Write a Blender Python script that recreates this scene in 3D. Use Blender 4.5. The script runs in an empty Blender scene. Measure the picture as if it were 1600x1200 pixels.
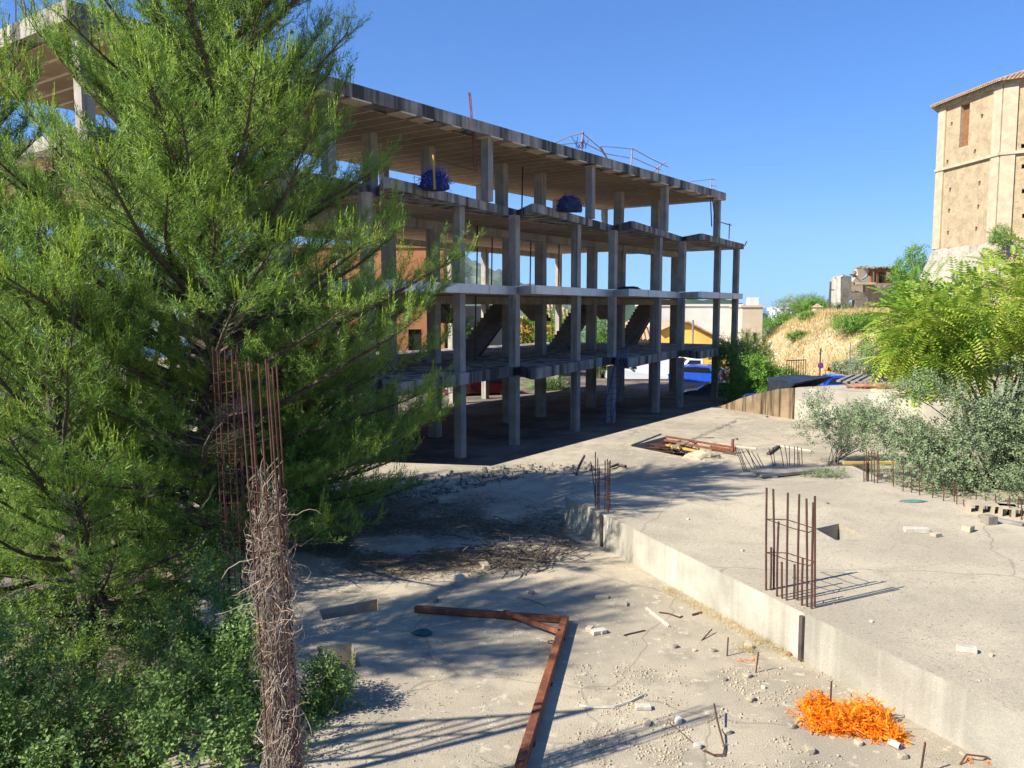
import bpy, bmesh, math, random
import numpy as np
from mathutils import Vector, Matrix, noise
from mathutils.geometry import delaunay_2d_cdt
random.seed(7); RNG = np.random.default_rng(11)
C = bpy.context.scene.collection
S = bpy.context.scene
# ------------------------------------------------------------------ camera, sky, sun
F, HY, H = 1280.0, 480.0, 5.0
PIT = math.atan((600-HY)/F)
cam = bpy.data.objects.new('camera', bpy.data.cameras.new('camera')); C.objects.link(cam)
cam.location = (0, 0, H); cam.rotation_euler = (math.pi/2-PIT, 0, 0)
cam.data.sensor_width = 36; cam.data.lens = F/1600*36; cam.data.clip_end = 60000; cam.data.clip_start = 0.1
S.camera = cam
EL, AZ = math.radians(40), math.radians(64)          # shadows fall towards AZ (clockwise from +Y)
SUN = Vector((-math.sin(AZ)*math.cos(EL), -math.cos(AZ)*math.cos(EL), math.sin(EL)))
w = bpy.data.worlds.new('World'); S.world = w; w.use_nodes = True
nt = w.node_tree; bg = nt.nodes['Background']
sky = nt.nodes.new('ShaderNodeTexSky'); sky.sky_type = 'NISHITA'; sky.sun_disc = False
sky.sun_elevation = EL; sky.sun_rotation = AZ+math.pi; sky.air_density = 1.0; sky.dust_density = 0.1; sky.ozone_density = 3.0; sky.altitude = 0
gm = nt.nodes.new('ShaderNodeGamma'); gm.inputs[1].default_value = .78; mx = nt.nodes.new('ShaderNodeMix'); mx.data_type = 'RGBA'; mx.blend_type = 'MULTIPLY'; mx.inputs[0].default_value = 1; mx.inputs[7].default_value = (.47, 1.05, 1.95, 1)
nt.links.new(sky.outputs[0], gm.inputs[0]); nt.links.new(gm.outputs[0], mx.inputs[6]); nt.links.new(mx.outputs[2], bg.inputs[0]); bg.inputs[1].default_value = 0.062
sd = bpy.data.lights.new('sun', 'SUN'); sd.energy = 5.0; sd.angle = math.radians(0.5); sd.color = (1, .94, .81)
so = bpy.data.objects.new('sun', sd); C.objects.link(so); so.rotation_euler = (-SUN).to_track_quat('-Z', 'Y').to_euler()
S.view_settings.view_transform = 'Standard'; S.view_settings.look = 'None'
S.view_settings.exposure = 1.08; S.view_settings.gamma = 1; S.view_settings.use_curve_mapping = False
S.cycles.max_bounces = 7; S.cycles.transparent_max_bounces = 6

# ------------------------------------------------------------------ helpers
def g(x, y, z=0.0):
    """world point of a photograph pixel (1600x1200) on the horizontal plane z"""
    a = (x-800)/F; b = (600-y)/F
    r = (a, math.cos(PIT)+b*math.sin(PIT), -math.sin(PIT)+b*math.cos(PIT))
    t = (z-H)/r[2]
    return Vector((a*t, r[1]*t, z))
def gd(x, y, d):
    """world point of a pixel at depth d (world y)"""
    a = (x-800)/F; b = (600-y)/F
    r = (a, math.cos(PIT)+b*math.sin(PIT), -math.sin(PIT)+b*math.cos(PIT))
    t = d/r[1]
    return Vector((a*t, d, H+r[2]*t))
ZL, ZU = 1.4, 1.9          # lower deck, raised platform
az = math.atan2(940, 1285.6)
U = Vector((math.sin(az), math.cos(az), 0)); V = Vector((-math.cos(az), math.sin(az), 0))
def B(u, v, z=0): return U*u+V*v+Vector((0, 0, z))
RB = math.atan2(U.y, U.x)

class MB:
    def __init__(s): s.v = []; s.f = []
    def add(s, vs, fs):
        n = len(s.v); s.v += [tuple(p) for p in vs]; s.f += [tuple(i+n for i in q) for q in fs]
    def box(s, c, sz, rot=None):
        c = Vector(c); hx, hy, hz = sz[0]/2, sz[1]/2, sz[2]/2
        P = [Vector((a*hx, b*hy, d*hz)) for a in (-1, 1) for b in (-1, 1) for d in (-1, 1)]
        if rot is not None: P = [rot @ p for p in P]
        s.add([c+p for p in P], [(0,1,3,2),(4,6,7,5),(0,4,5,1),(2,3,7,6),(0,2,6,4),(1,5,7,3)])
    def tube(s, pts, r, n=5, cap=True):
        pts = [Vector(p) for p in pts]; m = len(pts)
        if not hasattr(r, '__len__'): r = [r]*m
        vs = []; prev = None
        for i, p in enumerate(pts):
            d = (pts[min(i+1, m-1)]-pts[max(i-1, 0)])
            if d.length < 1e-6: d = Vector((0, 0, 1))
            d.normalize()
            a = d.orthogonal().normalized() if prev is None else (prev-d*prev.dot(d))
            if a.length < 1e-5: a = d.orthogonal()
            a.normalize(); prev = a; b = d.cross(a)
            for k in range(n):
                t = 2*math.pi*k/n; vs.append(p+(a*math.cos(t)+b*math.sin(t))*r[i])
        fs = [(i*n+k, i*n+(k+1) % n, (i+1)*n+(k+1) % n, (i+1)*n+k) for i in range(m-1) for k in range(n)]
        if cap: fs += [tuple(range(n))[::-1], tuple(range((m-1)*n, m*n))]
        s.add(vs, fs)
    def prism(s, pts, z0, z1, bevel=0):
        """pts: 2D outline ccw; z0, z1 numbers or lists"""
        n = len(pts)
        a = z0 if hasattr(z0, '__len__') else [z0]*n; b = z1 if hasattr(z1, '__len__') else [z1]*n
        vs = [(p[0], p[1], a[i]) for i, p in enumerate(pts)]+[(p[0], p[1], b[i]) for i, p in enumerate(pts)]
        fs = [tuple(range(n))[::-1], tuple(range(n, 2*n))]+[(i, (i+1) % n, n+(i+1) % n, n+i) for i in range(n)]
        s.add(vs, fs)
    def build(s, name, m, parent=None, smooth=False, bevel=0):
        me = bpy.data.meshes.new(name); me.from_pydata(s.v, [], s.f)
        bm = bmesh.new(); bm.from_mesh(me); bmesh.ops.recalc_face_normals(bm, faces=bm.faces)
        if bevel: bmesh.ops.bevel(bm, geom=[e for e in bm.edges if e.calc_face_angle(0) > .6], offset=bevel, segments=1, affect='EDGES')
        if bevel == 0 and False: pass
        bm.to_mesh(me); bm.free()
        if smooth: me.polygons.foreach_set('use_smooth', [True]*len(me.polygons))
        me.materials.append(m); o = bpy.data.objects.new(name, me); C.objects.link(o)
        if parent: o.parent = parent
        return o
def npmesh(name, Vv, Ff, m, parent=None, smooth=False):
    """Vv (n,3) Ff (m,k) numpy"""
    me = bpy.data.meshes.new(name); k = Ff.shape[1]
    me.vertices.add(len(Vv)); me.vertices.foreach_set('co', np.ascontiguousarray(Vv, dtype=np.float32).ravel())
    me.loops.add(Ff.size); me.loops.foreach_set('vertex_index', np.ascontiguousarray(Ff, dtype=np.int32).ravel())
    me.polygons.add(len(Ff)); me.polygons.foreach_set('loop_start', np.arange(0, Ff.size, k, dtype=np.int32))
    me.polygons.foreach_set('loop_total', np.full(len(Ff), k, dtype=np.int32))
    if smooth: me.polygons.foreach_set('use_smooth', np.ones(len(Ff), dtype=bool))
    me.update(calc_edges=True); me.materials.append(m)
    o = bpy.data.objects.new(name, me); C.objects.link(o)
    if parent: o.parent = parent
    return o
def tag(o, label=None, cat=None, group=None, kind=None):
    if label: o['label'] = label
    if cat: o['category'] = cat
    if group: o['group'] = group
    if kind: o['kind'] = kind
    return o
def thing(name, label, cat, group=None, loc=None, rz=0):
    o = bpy.data.objects.new(name, None); C.objects.link(o)
    if loc is not None: o.location = loc
    o.rotation_euler = (0, 0, rz); o.empty_display_size = .2
    return tag(o, label, cat, group)
def copy_thing(o, loc=None, rz=None, label=None):
    c = o.copy(); C.objects.link(c)
    if loc is not None: c.location = loc
    if rz is not None: c.rotation_euler = (0, 0, rz)
    if label: c['label'] = label
    for ch in list(o.children):
        d = ch.copy(); C.objects.link(d); d.parent = c
        for gg in list(ch.children):
            e = gg.copy(); C.objects.link(e); e.parent = d
    return c
def shared(name, mesh, parent, loc=(0,0,0), rz=0, scale=(1,1,1), rot=None, m=None):
    o = bpy.data.objects.new(name, mesh); C.objects.link(o); o.parent = parent
    o.location = loc; o.rotation_euler = rot if rot is not None else (0, 0, rz); o.scale = scale
    return o
def mesh_of(mb, m, bevel=0, smooth=False):
    o = mb.build('tmp', m, bevel=bevel, smooth=smooth); me = o.data; bpy.data.objects.remove(o); return me
def inside(p, poly):
    x, y = p; c = False; n = len(poly); j = n-1
    for i in range(n):
        xi, yi = poly[i][0], poly[i][1]; xj, yj = poly[j][0], poly[j][1]
        if (yi > y) != (yj > y) and x < (xj-xi)*(y-yi)/(yj-yi)+xi: c = not c
        j = i
    return c
def plate(name, outer, holes, O, X, Y, T, m, parent=None, open_back=False):
    """flat plate: outline and holes in 2D on origin O, axes X, Y; thickness vector T goes to the back"""
    outer = [Vector((p[0], p[1])) for p in outer]; holes = [[Vector((p[0], p[1])) for p in h] for h in holes]
    pts = list(outer); edges = [(i, (i+1) % len(outer)) for i in range(len(outer))]
    for h in holes:
        n = len(pts); pts += h; edges += [(n+i, n+(i+1) % len(h)) for i in range(len(h))]
    r = delaunay_2d_cdt(pts, edges, [], 0, 1e-5)
    pv = [(p[0], p[1]) for p in r[0]]; tr = []
    for f in r[2]:
        c = (sum(pv[i][0] for i in f)/3, sum(pv[i][1] for i in f)/3)
        if inside(c, outer) and not any(inside(c, h) for h in holes): tr.append(tuple(f))
    n = len(pv); P = [O+X*a+Y*b for a, b in pv]; mb = MB()
    vs = P+[p+T for p in P]; fs = [t for t in tr]+[tuple(i+n for i in t)[::-1] for t in tr]
    cnt = {}
    for t in tr:
        for i in range(3):
            e = (t[i], t[(i+1) % 3]); cnt[frozenset(e)] = cnt.get(frozenset(e), []) + [e]
    for k, e in cnt.items():
        if len(e) == 1: a, b = e[0]; fs.append((a, b, b+n, a+n))
    mb.add(vs, fs)
    return mb.build(name, m, parent)
def rect(x0, y0, x1, y1): return [(x0, y0), (x1, y0), (x1, y1), (x0, y1)]

# ------------------------------------------------------------------ materials
def mat(name, c1, c2=None, scale=1.0, rough=.9, bump=0, bscale=40, c3=None, spots=None, streak=None, metal=0, trans=0, detail=6, coat=0, spec=.3, grain=0, soft=.14, crack=0):
    m = bpy.data.materials.new(name); m.use_nodes = True; n = m.node_tree; L = n.links; N = n.nodes
    p = N['Principled BSDF']; p.inputs['Roughness'].default_value = rough; p.inputs['Metallic'].default_value = metal
    p.inputs['Specular IOR Level'].default_value = spec
    if coat: p.inputs['Coat Weight'].default_value = coat
    geo = N.new('ShaderNodeNewGeometry'); pos = geo.outputs['Position']
    def noise_(sc, vec=pos, det=detail, rg=.6):
        t = N.new('ShaderNodeTexNoise'); t.inputs['Scale'].default_value = sc; t.inputs['Detail'].default_value = det; t.inputs['Roughness'].default_value = rg
        L.new(vec, t.inputs['Vector']); return t.outputs['Fac']
    def mix(f, a, b):
        x = N.new('ShaderNodeMix'); x.data_type = 'RGBA'; L.new(f, x.inputs[0])
        for k, c in ((6, a), (7, b)):
            if isinstance(c, tuple): x.inputs[k].default_value = (*c, 1)
            else: L.new(c, x.inputs[k])
        return x.outputs[2]
    def ramp(f, a, b):
        r = N.new('ShaderNodeMapRange'); r.inputs[1].default_value = a; r.inputs[2].default_value = b; L.new(f, r.inputs[0]); return r.outputs[0]
    col = c1
    if c2: col = mix(ramp(noise_(scale), .38, .62), c1, c2)
    if c3: col = mix(ramp(noise_(scale*4.3), .5, .72), col, c3)
    if spots:
        sc, c = spots; col = mix(ramp(noise_(sc, det=3), .60, .68), col, c)
    if streak:
        c, sc, lo = streak; mp = N.new('ShaderNodeMapping'); mp.inputs['Scale'].default_value = (sc, sc, sc*.06); L.new(pos, mp.inputs[0])
        col = mix(ramp(noise_(1.0, mp.outputs[0], 4), lo, lo+soft), col, c)
    if crack:
        wn = N.new('ShaderNodeTexNoise'); wn.inputs['Scale'].default_value = 1.6; L.new(pos, wn.inputs['Vector']); va = N.new('ShaderNodeMix'); va.data_type = 'VECTOR'; va.inputs[0].default_value = .3; L.new(pos, va.inputs[4]); L.new(wn.outputs['Color'], va.inputs[5])
        vo = N.new('ShaderNodeTexVoronoi'); vo.feature = 'DISTANCE_TO_EDGE'; vo.inputs['Scale'].default_value = crack; L.new(va.outputs[1], vo.inputs['Vector'])
        mr = N.new('ShaderNodeMapRange'); mr.inputs[1].default_value = .0; mr.inputs[2].default_value = .006; mr.inputs[3].default_value = .6; mr.inputs[4].default_value = 0; L.new(vo.outputs['Distance'], mr.inputs[0])
        col = mix(mr.outputs[0], col, tuple(.35*k for k in c1))
    if grain:
        gx = N.new('ShaderNodeMix'); gx.data_type = 'RGBA'; gx.blend_type = 'MULTIPLY'; gx.inputs[0].default_value = 1
        mr = N.new('ShaderNodeMapRange'); mr.inputs[1].default_value = .32; mr.inputs[2].default_value = .68; mr.inputs[3].default_value = 1-grain; mr.inputs[4].default_value = 1+grain*.55
        L.new(noise_(85, det=3, rg=.8), mr.inputs[0]); cc = N.new('ShaderNodeCombineColor'); [L.new(mr.outputs[0], cc.inputs[i]) for i in range(3)]
        if isinstance(col, tuple): gx.inputs[6].default_value = (*col, 1)
        else: L.new(col, gx.inputs[6])
        L.new(cc.outputs[0], gx.inputs[7]); col = gx.outputs[2]
    if isinstance(col, tuple): p.inputs['Base Color'].default_value = (*col, 1)
    else: L.new(col, p.inputs['Base Color'])
    if bump:
        b = N.new('ShaderNodeBump'); b.inputs['Strength'].default_value = bump; b.inputs['Distance'].default_value = .02
        L.new(noise_(bscale, det=8, rg=.7), b.inputs['Height']); L.new(b.outputs[0], p.inputs['Normal'])
    if trans:
        t = N.new('ShaderNodeBsdfTranslucent'); ms = N.new('ShaderNodeMixShader'); ms.inputs[0].default_value = trans
        if isinstance(col, tuple): t.inputs[0].default_value = (*col, 1)
        else: L.new(col, t.inputs[0])
        out = N['Material Output']; L.new(p.outputs[0], ms.inputs[1]); L.new(t.outputs[0], ms.inputs[2]); L.new(ms.outputs[0], out.inputs[0])
    return m
M = dict(
 deck=mat('deck_concrete', (.47,.40,.29), (.33,.285,.215), .55, bump=.6, bscale=55, c3=(.27,.235,.18), spots=(9, (.52,.45,.33)), grain=.42, crack=.55),
 platform=mat('platform_concrete', (.50,.43,.315), (.37,.32,.24), .45, bump=.6, bscale=70, c3=(.36,.315,.235), spots=(24, (.25,.22,.17)), grain=.38, crack=.4),
 edgewall=mat('cast_wall_concrete', (.48,.45,.375), (.31,.29,.245), 1.1, bump=.35, bscale=30, streak=((.24,.22,.175), 2.2, .50), grain=.15, soft=.25),
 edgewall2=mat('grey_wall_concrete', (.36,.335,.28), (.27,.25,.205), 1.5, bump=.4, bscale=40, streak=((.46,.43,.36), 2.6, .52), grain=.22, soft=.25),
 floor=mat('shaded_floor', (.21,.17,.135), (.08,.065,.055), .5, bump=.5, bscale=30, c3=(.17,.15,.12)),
 slab=mat('slab_edge_concrete', (.46,.42,.37), (.27,.245,.22), .9, bump=.3, streak=((.06,.055,.053), 2.2, .42), soft=.20, grain=.2),
 slab2=mat('sunlit_slab_edge', (.84,.81,.75), (.72,.68,.62), .9, bump=.3, streak=((.22,.2,.18), 3.2, .62)),  # whitened edge: sunlight on this fascia is put into the colour
 column=mat('column_concrete', (.37,.335,.295), (.26,.235,.205), 1.6, bump=.3, streak=((.15,.135,.125), 5, .55)),
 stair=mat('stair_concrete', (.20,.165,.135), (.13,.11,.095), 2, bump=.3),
 ceiling=mat('ceiling_block', (.37,.265,.165), (.27,.19,.12), .5, bump=.3, c3=(.42,.32,.22)),  # warm brown stands in for light bounced up from the deck
 joist=mat('ceiling_joist', (.74,.62,.47), (.62,.51,.38), 1.5),
 rust=mat('rusty_bar', (.115,.048,.03), (.06,.032,.026), 9, rough=.85, bump=.4, bscale=120),
 rust2=mat('rusty_steel', (.20,.062,.028), (.11,.042,.025), 3, rough=.75, bump=.3, bscale=60, c3=(.27,.10,.045)),
 wood=mat('weathered_wood', (.27,.25,.225), (.17,.155,.14), 3, bump=.5, bscale=40),
 brownwall=mat('stained_wall', (.27,.20,.12), (.17,.12,.075), 1.5, bump=.3, streak=((.055,.035,.02), 6.0, .46)),
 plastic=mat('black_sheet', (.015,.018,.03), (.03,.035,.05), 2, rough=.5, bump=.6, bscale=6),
 asphalt=mat('asphalt', (.075,.072,.07), (.05,.05,.05), 1, bump=.3),
 earth=mat('dry_earth', (.44,.34,.19), (.36,.27,.14), .35, bump=.4, bscale=12, c3=(.50,.44,.33), spots=(1.2, (.30,.27,.13))),
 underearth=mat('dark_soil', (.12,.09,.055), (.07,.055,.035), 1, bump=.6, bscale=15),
 drygrass=mat('dry_grass', (.60,.46,.22), (.42,.33,.15), .5, trans=.3),
 stone=mat('loose_stone', (.46,.39,.28), (.33,.285,.21), 3, bump=.5, bscale=30),
 darkstone=mat('dark_rubble', (.17,.15,.125), (.27,.24,.19), 3, bump=.5, bscale=30),
 brick=mat('clay_brick', (.38,.17,.09), (.30,.13,.07), 5, bump=.4),
 orange=mat('orange_netting', (.95,.42,.01), (.80,.15,.006), 22, rough=.5, c3=(.60,.12,.01), trans=.3),
 white=mat('white_plaster', (.66,.64,.60), (.56,.53,.49), .7, bump=.2),
 whitething=mat('dusty_white_plastic', (.50,.47,.40), (.38,.34,.27), 14, rough=.7),
 oldwhite=mat('shaded_plaster', (.52,.48,.41), (.33,.28,.22), 1.2, bump=.3, c3=(.6,.57,.5)),  # ruin plaster dulled, the shade on its walls put into the colour
 cream=mat('cream_render', (.56,.48,.37), (.47,.40,.31), .5, bump=.2),
 yellow=mat('yellow_render', (.80,.55,.14), (.74,.48,.12), .4, bump=.2),
 yellow2=mat('ochre_render', (.66,.36,.05), rough=.9),
 ochre=mat('orange_render', (.40,.175,.075), (.32,.14,.06), .3, bump=.2),
 tile=mat('roof_tile', (.44,.30,.19), (.32,.20,.12), 2.5, bump=.5, c3=(.5,.42,.3)),
 tower=mat('tower_masonry', (.41,.32,.20), (.30,.235,.15), 1.2, bump=1.0, bscale=5, c3=(.46,.36,.235), spots=(4.5, (.27,.195,.12)), grain=.1),
 cone=mat('pine_cone', (.10,.055,.03)), litter=mat('shade_needle_litter', (.18,.13,.075), (.10,.075,.05), 5),
 ashlar=mat('tower_ashlar', (.47,.39,.28), (.38,.31,.22), 2, bump=.3, bscale=8),
 batter=mat('rubble_base', (.34,.30,.24), (.24,.21,.16), 1, bump=1.0, bscale=5, c3=(.5,.46,.38), spots=(2.5, (.14,.16,.07))),
 dark=mat('dark_opening', (.02,.017,.015)),
 brownboard=mat('brown_board', (.24,.11,.045), (.18,.08,.035), 3),
 bark=mat('bark', (.065,.05,.04), (.11,.09,.075), 12, bump=.8, bscale=40),
 twig=mat('pale_twig', (.26,.22,.18), (.17,.14,.11), 6),
 vine=mat('dead_vine', (.40,.33,.26), (.20,.14,.10), 5),
 pine=mat('pine_needles', (.25,.38,.065), (.14,.26,.045), 1.1, rough=.5, c3=(.40,.50,.09), trans=.42),
 pinetip=mat('pine_new_shoot', (.36,.46,.04), (.24,.36,.04), 3, rough=.55, trans=.35),
 olive=mat('olive_leaves', (.24,.31,.16), (.17,.23,.11), 3, rough=.5, c3=(.33,.38,.22), trans=.3),
 laurel=mat('laurel_leaves', (.14,.235,.05), (.08,.15,.035), 3, rough=.5, c3=(.33,.42,.11), trans=.3, spec=.3),
 bright=mat('ailanthus_leaves', (.40,.50,.07), (.22,.38,.045), .9, rough=.6, c3=(.62,.58,.14), trans=.45),
 hedge=mat('hedge_leaves', (.17,.33,.045), (.11,.24,.035), .8, rough=.5, c3=(.24,.38,.05), trans=.4),
 flower=mat('seed_cluster', (.60,.42,.12), (.48,.38,.10), 2, trans=.3),
 sea=mat('sea_water', (.03,.10,.24), rough=.3),
 farwood=mat('far_wood', (.035,.07,.035), (.02,.045,.03), .02, bump=1, bscale=.3),
 farrock=mat('far_mountain', (.10,.14,.10), (.05,.085,.05), .012, c3=(.24,.23,.2)),
 carwhite=mat('white_paint', (.72,.74,.78), rough=.25, coat=.6, spec=.5),
 carblue=mat('blue_paint', (.008,.06,.42), rough=.25, coat=.8, spec=.5),
 cardark=mat('dark_blue_paint', (.012,.04,.10), rough=.25, coat=.8, spec=.5),
 carred=mat('red_paint', (.06,.004,.005), rough=.3, coat=.6),
 glass=mat('car_glass', (.01,.012,.015), rough=.08, spec=.8),
 tyre=mat('tyre', (.015,.015,.015)),
 redlight=mat('tail_light', (.75,.02,.03), rough=.3),
 blueladder=mat('blue_ladder_paint', (.02,.05,.22), rough=.5),
 bluenet=mat('blue_netting', (.02,.035,.22), (.012,.02,.10), 6, rough=.7),
 bluetarp=mat('dark_blue_tarp', (.012,.02,.06), (.025,.035,.09), 6, rough=.5, bump=.5, bscale=12),
 redsteel=mat('red_mast_paint', (.26,.04,.045), (.12,.03,.03), 6, rough=.6),
 pinkpost=mat('faded_post', (.42,.27,.25), (.28,.18,.17), 6),
 steel=mat('galvanised_wire', (.30,.31,.31), rough=.5, metal=.5),
 yellowwood=mat('yellow_timber', (.52,.34,.08), (.40,.26,.07), 4),
 signred=mat('sign_red', (.45,.02,.05)), signblue=mat('sign_blue', (.06,.06,.35)), signyellow=mat('sign_yellow', (.90,.48,.03)), black=mat('black_paint', (.01,.01,.01)),
 teal=mat('teal_plastic', (.02,.09,.09), (.05,.14,.13), 9, rough=.4, trans=.2),
 glassy=mat('green_glass', (.10,.20,.17), rough=.2),
)

# ------------------------------------------------------------------ setting: terrain, sea, far hills
def sm(t): t = max(0, min(1, t)); return t*t*(3-2*t)
def hz(x, y):
    wv = x-.34*y
    h = -.6
    if y > 30: h += 5.1*sm((wv+1.5+5*sm((y-50)/25))/9)*sm((y-33)/42)+1.6*sm((wv-3)/5)*sm((y-33)/10)*(1-sm((y-52)/20))
    if x > 14 and y > 24: h += 3.2*sm((x-.47*y)/9)*sm((y-26)/14)
    if y > 84: h -= 46*sm((y-84)/240)
    if y > 84: h = max(h, -41)
    h += .25*(noise.noise(Vector((x*.25, y*.25, 0))))*(1 if y > 33 and wv > -2 else .25)
    return h
def gridmesh(name, xs, ys, fn, m, kind='structure', label=None):
    nx, ny = len(xs), len(ys)
    Vv = np.array([(x, y, fn(x, y)) for y in ys for x in xs])
    idx = np.arange(nx*ny).reshape(ny, nx)
    Ff = np.stack([idx[:-1,:-1].ravel(), idx[:-1,1:].ravel(), idx[1:,1:].ravel(), idx[1:,:-1].ravel()], 1)
    o = npmesh(name, Vv, Ff, m, smooth=True); tag(o, label, None, None, kind); return o
xs = [-3000,-1500,-700,-350,-180,-110]+list(np.arange(-80, 90.1, 1.25))+[110,180,350,700,1500,3000]
ys = [-300,-100,-40,-15,-5]+list(np.arange(0, 120, 1.25))+[130,145,170,200,250,320,420,600]
gridmesh('ground', xs, ys, hz, M['earth'])
mb = MB(); mb.add([(-40000, 350, -40), (40000, 350, -40), (40000, 50000, -40), (-40000, 50000, -40)], [(0,1,2,3)])
tag(mb.build('sea', M['sea']), kind='structure')
def ridge(name, d, prof, m, depth, rough, step=3.0):
    """prof: list of (pixel x, pixel y) of the skyline at distance d"""
    P = [gd(a, b, d) for a, b in prof]; x0, x1 = P[0].x, P[-1].x
    n = int((x1-x0)/(d*step/F))+2; xs = np.linspace(x0, x1, n); top = np.interp(xs, [p.x for p in P], [p.z for p in P])
    rows = 14; Vv = []
    for j in range(rows):
        t = j/(rows-1)
        for i, x in enumerate(xs):
            hgt = -42+(top[i]+42)*math.sin(t*math.pi)**.7
            Vv.append((x*(1+ (t-.5)*depth/d*1.0), d+(t-.5)*depth, hgt+rough*noise.noise(Vector((x*12/d*6, t*30, 3)))*math.sin(t*math.pi)))
    idx = np.arange(rows*n).reshape(rows, n)
    Ff = np.stack([idx[:-1,:-1].ravel(), idx[:-1,1:].ravel(), idx[1:,1:].ravel(), idx[1:,:-1].ravel()], 1)
    o = npmesh(name, np.array(Vv), Ff, m, smooth=True); o['kind'] = 'structure'; return o
ridge('mountain', 1500, [(200,470),(420,400),(560,392),(650,398),(730,404),(775,425),(830,447),(900,462),(960,470),(1020,474),(1060,480)], M['farrock'], 900, 14)
ridge('wooded_hill', 520, [(960,476),(1010,474),(1045,470),(1090,466),(1130,467),(1158,474),(1180,484),(1200,492)], M['farwood'], 160, 3.0, 2)
ridge('town_hill', 2100, [(1199,489),(1206,484),(1225,480),(1250,478),(1275,479),(1310,474),(1380,470),(1500,466)], M['farrock'], 500, 6)
mb = MB()
for i in range(260):
    px = 1203+i*.42+random.random()*3; py = random.uniform(481, 503)
    d = 1850-(py-480)*14+random.random()*60; p = gd(px, py, d); s = random.uniform(5, 10)
    mb.box(p, (s*1.5, s, s*.7), Matrix.Rotation(random.uniform(0, 1), 3, 'Z'))
tag(mb.build('far_town_houses', M['white']), 'tiny pale houses of the far town on the hillside by the sea', 'houses', None, 'stuff')

# haze
hm = bpy.data.materials.new('haze'); hm.use_nodes = True; hn = hm.node_tree
hn.nodes.remove(hn.nodes['Principled BSDF']); pv = hn.nodes.new('ShaderNodeVolumePrincipled')
pv.inputs['Color'].default_value = (.86, .93, 1, 1); pv.inputs['Density'].default_value = .00006
hn.links.new(pv.outputs[0], hn.nodes['Material Output'].inputs['Volume'])

# ------------------------------------------------------------------ decks
L0, L1 = g(768, 728, ZL), g(1110, 637, ZL)
C0, C1 = g(1122, 637, ZL), g(1240, 655, ZL); C2 = Vector((14.6, 21.2, ZL))
low = [(-2.75,2.5),(20,2.5),(20,20.0),(C2.x,C2.y),(C1.x,C1.y),(C0.x,C0.y),(L1.x,L1.y),(L0.x,L0.y),
       tuple(g(600,722,ZL)[:2]),(-7.5,15.2),(-7.2,12.9),(-3.75,11.3),(-3.9,9.0),(-2.75,8.2)]
def pxpoly(pp, z): return [tuple(g(x, y, z)[:2]) for x, y in pp]
bighole = pxpoly([(985,697),(1110,722),(1148,694),(1040,682)], ZL)
pitA = pxpoly([(499,953),(504,969),(592,953),(589,936)], ZL)
pitB = pxpoly([(495,1010),(508,1056),(565,1041),(549,1004)], ZL)
O0 = Vector((0,0,0)); X_, Y_, Z_ = Vector((1,0,0)), Vector((0,1,0)), Vector((0,0,1))
tag(plate('lower_deck', low, [bighole, pitA, pitB], Vector((0,0,ZL)), X_, Y_, Vector((0,0,-.45)), M['deck']), kind='structure')
p1 = g(884,775,ZU); p2 = g(943,803,ZU); p3 = g(1257,958,ZU); p4 = g(1600,1120,ZU); p5 = p4+(p4-p3)*.9
up = [tuple(p1[:2]), tuple(g(920,789,ZU)[:2]), tuple((g(917,791,ZU))[:2]), tuple(p2[:2]), tuple(p3[:2]), tuple(p4[:2]), tuple(p5[:2]), (13,1.5), (13,9.0),
      tuple(g(1600,812,ZU)[:2]), tuple(g(1480,780,ZU)[:2]), tuple(g(1395,757,ZU)[:2]), tuple(g(1330,727,ZU)[:2]), tuple(g(1150,737,ZU)[:2]), tuple(g(985,754,ZU)[:2])]
smallhole = pxpoly([(1274,826),(1306,844),(1352,838),(1311,818)], ZU)
tag(plate('raised_platform', up, [smallhole], Vector((0,0,ZU)), X_, Y_, Vector((0,0,-.08)), M['platform']), kind='structure')
# cast side wall of the platform, its segments standing butt to butt
segs = [(p1,p2),(p2,p3),(p3,p4),(p4,p5)]
for a, b in segs:
    d = (b-a).normalized(); nrm = Vector((d.y,-d.x,0)); nrm = -nrm if nrm.x > 0 else nrm
    n = max(2, int((b-a).length/.25)); mb = MB(); rowz = (ZU-.004, ZU-.10, ZL+.15, ZL-.06)
    for j, zz in enumerate(rowz):
        for i in range(n+1):
            q = a.lerp(b, i/n); off = .012*noise.noise(Vector((q.x*2, q.y*2, zz*3)))+.02*(j == 0)*0
            q = q+nrm*(.012+off*(0 < i < n)); mb.v.append((q.x, q.y, zz))
    for j in range(3):
        for i in range(n): k = j*(n+1)+i; mb.f.append((k, k+1, k+n+2, k+n+1))
    k = len(mb.v); back = [(p[0]-nrm.x*.2, p[1]-nrm.y*.2, p[2]) for p in mb.v]; mb.v += back
    for i in range(n): mb.f.append((i, i+1, k+i+1, k+i))
    mb.f.append((0, n+1, k+n+1, k)); mb.f.append((n, 2*n+1, k+2*n+1, k+n)); mb.f.append((n+1,2*n+2,k+2*n+2,k+n+1)); mb.f.append((2*n+1,3*n+2,k+3*n+2,k+2*n+1))
    o = mb.build('platform_wall', M['edgewall2' if a is p3 or a is p4 else 'edgewall']); o['kind'] = 'structure'
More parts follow.
